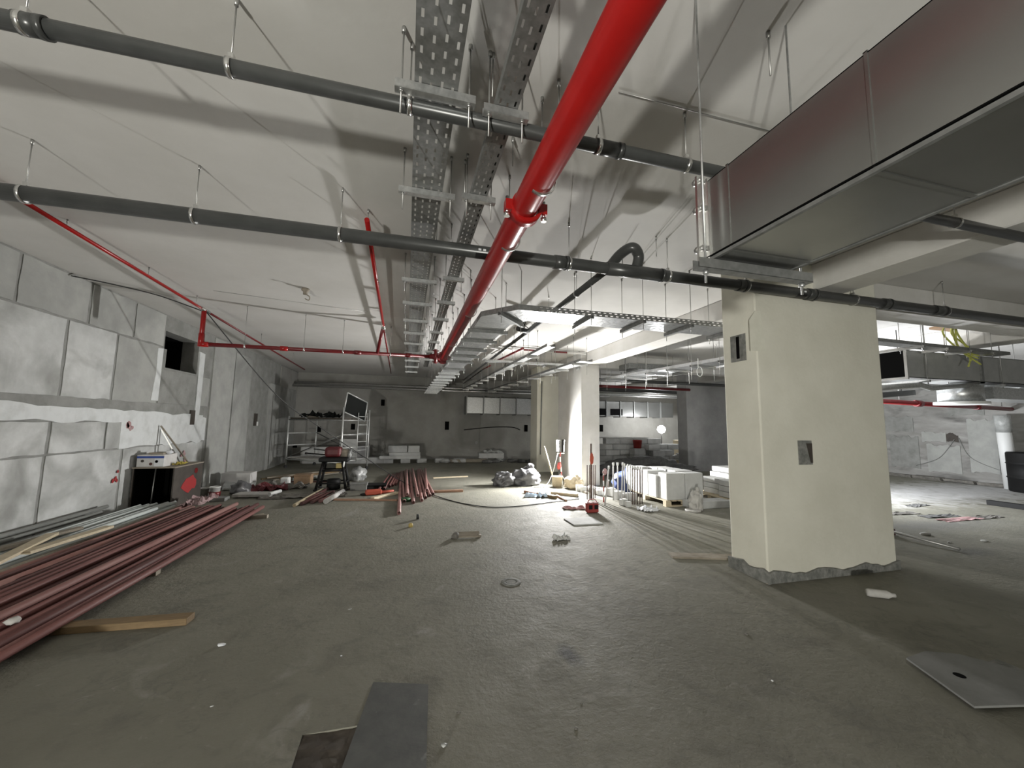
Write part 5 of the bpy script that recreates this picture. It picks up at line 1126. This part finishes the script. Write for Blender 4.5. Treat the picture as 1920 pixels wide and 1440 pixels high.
# ------------------------------------------------------------------ single things on the floor
pts = [at(x, y, z=0) for x, y in ((1057, 974), (1076, 986), (1130, 983), (1110, 971))]
bm = new(); prism(bm, pts, (0, 0, .018)); fin('grey_plate', bm, 'greyblock', label='pale grey flat plate lying before the red lantern', cat='plate')
q = at(1052, 1011, z=0); bm = new(); crumple(bm, (q.x, q.y, 0), .22, .14, .07, 51, 8, .2, .006); fin('foam_lump', bm, 'white', label='small white foam lump on the open floor', cat='foam')
t = thing('concrete_chunk', 'flat broken board chunk with crumbling ends on the floor', 'rubble', (at(875, 1010, z=0).x, at(875, 1010, z=0).y, 0)); q = at(876, 1007, z=0)
bm = new(); obox(bm, (q.x, q.y, .035), (.34, .12, .03), (.25, 0, -.05), .008); fin('board_piece', bm, 'timber_grey', t)
bm = new(); blob(bm, (q.x-.17, q.y-.02, .03), (.05, .06, .05), 3, .5, True, 2); fin('crumbled_end', bm, 'rag', t)
bm = new(); obox(bm, (q.x+.16, q.y-.05, .02), (.05, .05, .04), (0, .2, .3), .01); fin('crumbled_end', bm, 'timber_grey', t)
q = at(958, 1092, z=0); t = thing('floor_drain', 'small round drain ring set in the floor', 'drain', (q.x, q.y, 0))
bm = new(); lathe(bm, [(.10, .0), (.10, .006), (.055, .006), (.055, .0)], (q.x, q.y, 0), 20); fin('ring', bm, 'cement', t)
bm = new(); cyl(bm, (q.x, q.y, 0), (q.x, q.y, .007), .05, 16); fin('drain_cover', bm, 'mortar', t)
plank('timber_plank', at(1257, 1043, z=0)[:2], (3.9, 4.02), .16, .025, 'timber_grey', 'weathered plank lying behind the big column foot')
plank('timber_plank', at(1382, 1066, z=0)[:2], at(1450, 1091, z=0)[:2], .05, .03, 'timber_red', 'short reddish strip at the foot of the big column')
q = at(1652, 1121, z=0); bm = new(); lathe(bm, [(0, -.11), (.03, -.11), (.036, -.09), (.036, .05), (.018, .085), (.018, .11), (0, .11)], (q.x, q.y, .036), 14, (.8, -.5, 0)); fin('plastic_bottle', bm, 'sack', label='pale crushed plastic bottle on the floor before the big column', cat='bottle')
pts = [at(x, y, z=0) for x, y in ((1700, 1243), (1735, 1230), (1800, 1236), (1925, 1270), (1960, 1300), (1930, 1333), (1828, 1336))]
t = thing('fibre_sheet', 'grey warped sheet with a small hole lying on the floor', 'sheet', (pts[0].x, pts[0].y, 0))
bm = new(); prism(bm, [(p.x, p.y, .022) for p in pts], (0, 0, .012)); fin('sheet_body', bm, 'sheet', t)
bm = new(); c = at(1800, 1277, z=0); cyl(bm, (c.x, c.y, .0335), (c.x, c.y, .0352), .03, 14); fin('hole', bm, 'dark', t)
bm = new(); obox(bm, (pts[3].x-.2, pts[3].y, .011), (.5, .3, .02)); fin('spacer', bm, 'cement', t)
# steel plate beside the pit
pts = [at(x, y, z=0) for x, y in ((638, 1450), (700, 1281), (803, 1285), (799, 1450))]
bm = new(); prism(bm, [(pts[0].x, pts[0].y-.5, .001), (pts[0].x, pts[0].y, .001), (pts[1].x, pts[1].y, .001), (pts[2].x, pts[2].y, .001), (pts[3].x, pts[3].y, .001), (pts[3].x, pts[3].y-.5, .001)], (0, 0, .006))
fin('steel_plate', bm, 'steelplate', label='smooth dark grey plate covering part of the floor pit', cat='plate')
for k, (x, y, s, m) in enumerate(((415, 1210, .03, 'paper'), (833, 1398, .02, 'film'), (1440, 1095, .02, 'timber_pale'), (655, 1143, .012, 'white'), (397, 1325, .01, 'white'), (658, 1142, .01, 'white'), (1034, 1131, .008, 'white'), (1448, 1277, .012, 'paper'), (1090, 1320, .01, 'rag'), (1080, 1367, .015, 'rag'), (860, 1337, .012, 'rag'), (1400, 1190, .02, 'rag'), (640, 1230, .012, 'paper'), (1845, 1015, .05, 'white'), (1780, 1018, .04, 'sack'), (1735, 1003, .09, 'sack'))):
    s *= .6; q = at(x, y, z=0); bm = new(); blob(bm, (q.x, q.y, s*.3), (s*R.uniform(1, 2.2), s, s*.5), 60+k, .4, True, 1)
    fin('debris_scrap', bm, m, label={'paper': 'tiny white paper scrap on the bare floor', 'film': 'tiny clear film scrap on the bare floor', 'timber_pale': 'tiny wood chip on the bare floor', 'white': 'tiny white crumb on the bare floor', 'rag': 'tiny dark crumb on the bare floor', 'sack': 'pale flat scrap on the floor right of the big column'}[m], cat='debris', group='floor scraps '+m)
# right-hand floor
plank('steel_bar', at(1853, 946, z=0)[:2], at(1930, 957, z=0)[:2], .12, .1, 'black', 'black steel bar on the bright floor at the right', 'bar')
q = at(1665, 1002, z=0); block('brick_piece', (q.x, q.y, 0), (.14, .12, .09), 'primer_dark', 'dark red brick piece half hidden behind the big column')
bm = new(); cyl(bm, (q.x-.1, q.y+.35, .1), at(1800, 1030, z=.03), .018, 8); fin('thin_pipe', bm, 'rod', label='thin grey pipe on the floor right of the big column', cat='pipe')
for k, (x, y, w) in enumerate(((1690, 963, .7), (1760, 968, .8), (1800, 974, 1.0), (1850, 970, .7), (1720, 948, .6))):
    q = at(x, y, z=0); bm = new(); crumple(bm, (q.x, q.y, 0), w, .18, .018, 70+k, 8, R.uniform(-.2, .2)); fin('dirty_rag', bm, ['rag', 'soil', 'redfaint', 'rag', 'soil'][k], label=['dirty rag strip on the floor right of the big column', 'dark strip of rubbish on the right floor', 'pinkish strip of wrapping on the right floor', 'grey rag on the right floor before the black bar', 'dark thin strip at the edge of the bright floor'][k], cat='rubbish')
t = thing('black_barrel', 'black barrel against the right wall', 'barrel', (15.9, 6.75, 0))
bm = new(); lathe(bm, [(0, 0), (.4, 0), (.42, .03), (.42, .35), (.44, .37), (.42, .39), (.42, .72), (.44, .74), (.42, .76), (.42, 1.0), (.40, 1.03), (.37, 1.0), (0, 1.0)], (15.75, 6.45, 0), 24); fin('drum', bm, 'black', t)
t = thing('wrapped_post', 'white wrapped post standing by the right wall', 'post', (16.1, 6.9, 0))
bm = new(); cyl(bm, (16.0, 6.95, 0), (15.9, 6.95, 2.0), .14, 16); fin('post_shaft', bm, 'whitepl', t)
bm = new(); cyl(bm, (15.93, 6.95, 1.55), (15.9, 6.95, 2.02), .155, 16); fin('post_wrap', bm, 'film', t)
for k in range(5):
    bm = new(); y = 7.3+k*.75; obox(bm, (16.15, y, .05), (.2, .7, .08), (0, 0, R.uniform(-.1, .1)), .02); fin('wall_rubble', bm, R.choice(['rag', 'timber_grey']), label='low strip of rubble along the foot of the right wall', cat='rubble', group='rubble along the right wall')
# ------------------------------------------------------------------ cables
def cable(pts, r, label, m='rubber'):
    bm = new(); path(bm, spline(pts, 10), r, 6); return fin('power_cable', bm, m, label=label, cat='cable')
q1 = Vector((DX, DY-.05, 3.30)); 
cable([at(133, 517, x=LEFT+.03), at(220, 535, x=-4.1), at(300, 555, x=-3.7), w1+Vector((0, 0, -.03))], .008, 'black cable slung from the wall top to the red wall pipe')
cable([w1+Vector((.03, 0, -.03)), at(520, 742, y=8.6), at(610, 808, y=9.6), at(700, 868, y=10.2), at(760, 906, z=.08), at(830, 934, z=.012), at(900, 949, z=.012), at(960, 950, z=.012), at(1030, 942, z=.012), at(1086, 935, z=.012)], .009, 'long black cable dropping from the red wall pipe across the floor to the rebar')

def lamp_body(c, aim, label, name='unseen_work_lamp'):
    c = Vector(c); d = (Vector(aim)-c).normalized(); c = c-d*.05
    t = thing(name, label, 'lamp', (c.x, c.y, 0))
    m = Matrix.Translation(c) @ d.to_track_quat('Z', 'Y').to_matrix().to_4x4()
    bm = new(); box(bm, (-.2, -.15, -.05), (.2, .15, .03)); xform(bm, m); fin('lamp_head', bm, 'black', t)
    bm = new(); cyl(bm, (c.x, c.y, .02), (c.x, c.y, max(.1, c.z-.12)), .018, 8); fin('stand_pole', bm, 'black', t)
    for k in range(3): a = k*2.09; bm = new(); cyl(bm, (c.x, c.y, min(.3, c.z*.5)), (c.x+.3*math.cos(a), c.y+.3*math.sin(a), 0.012), .012, 8); fin('stand_leg', bm, 'black', t)
lamp_body((-3.4, -4.7, .4), (3.2, 3.0, 1.7), 'low black work lamp on the floor far behind the pipe stack')
lamp_body((8.8, 7.6, 1.3), (9.6, 7.0, 1.35), 'added black lamp, unseen behind the wide cream column')  # body added for the unseen right bay light
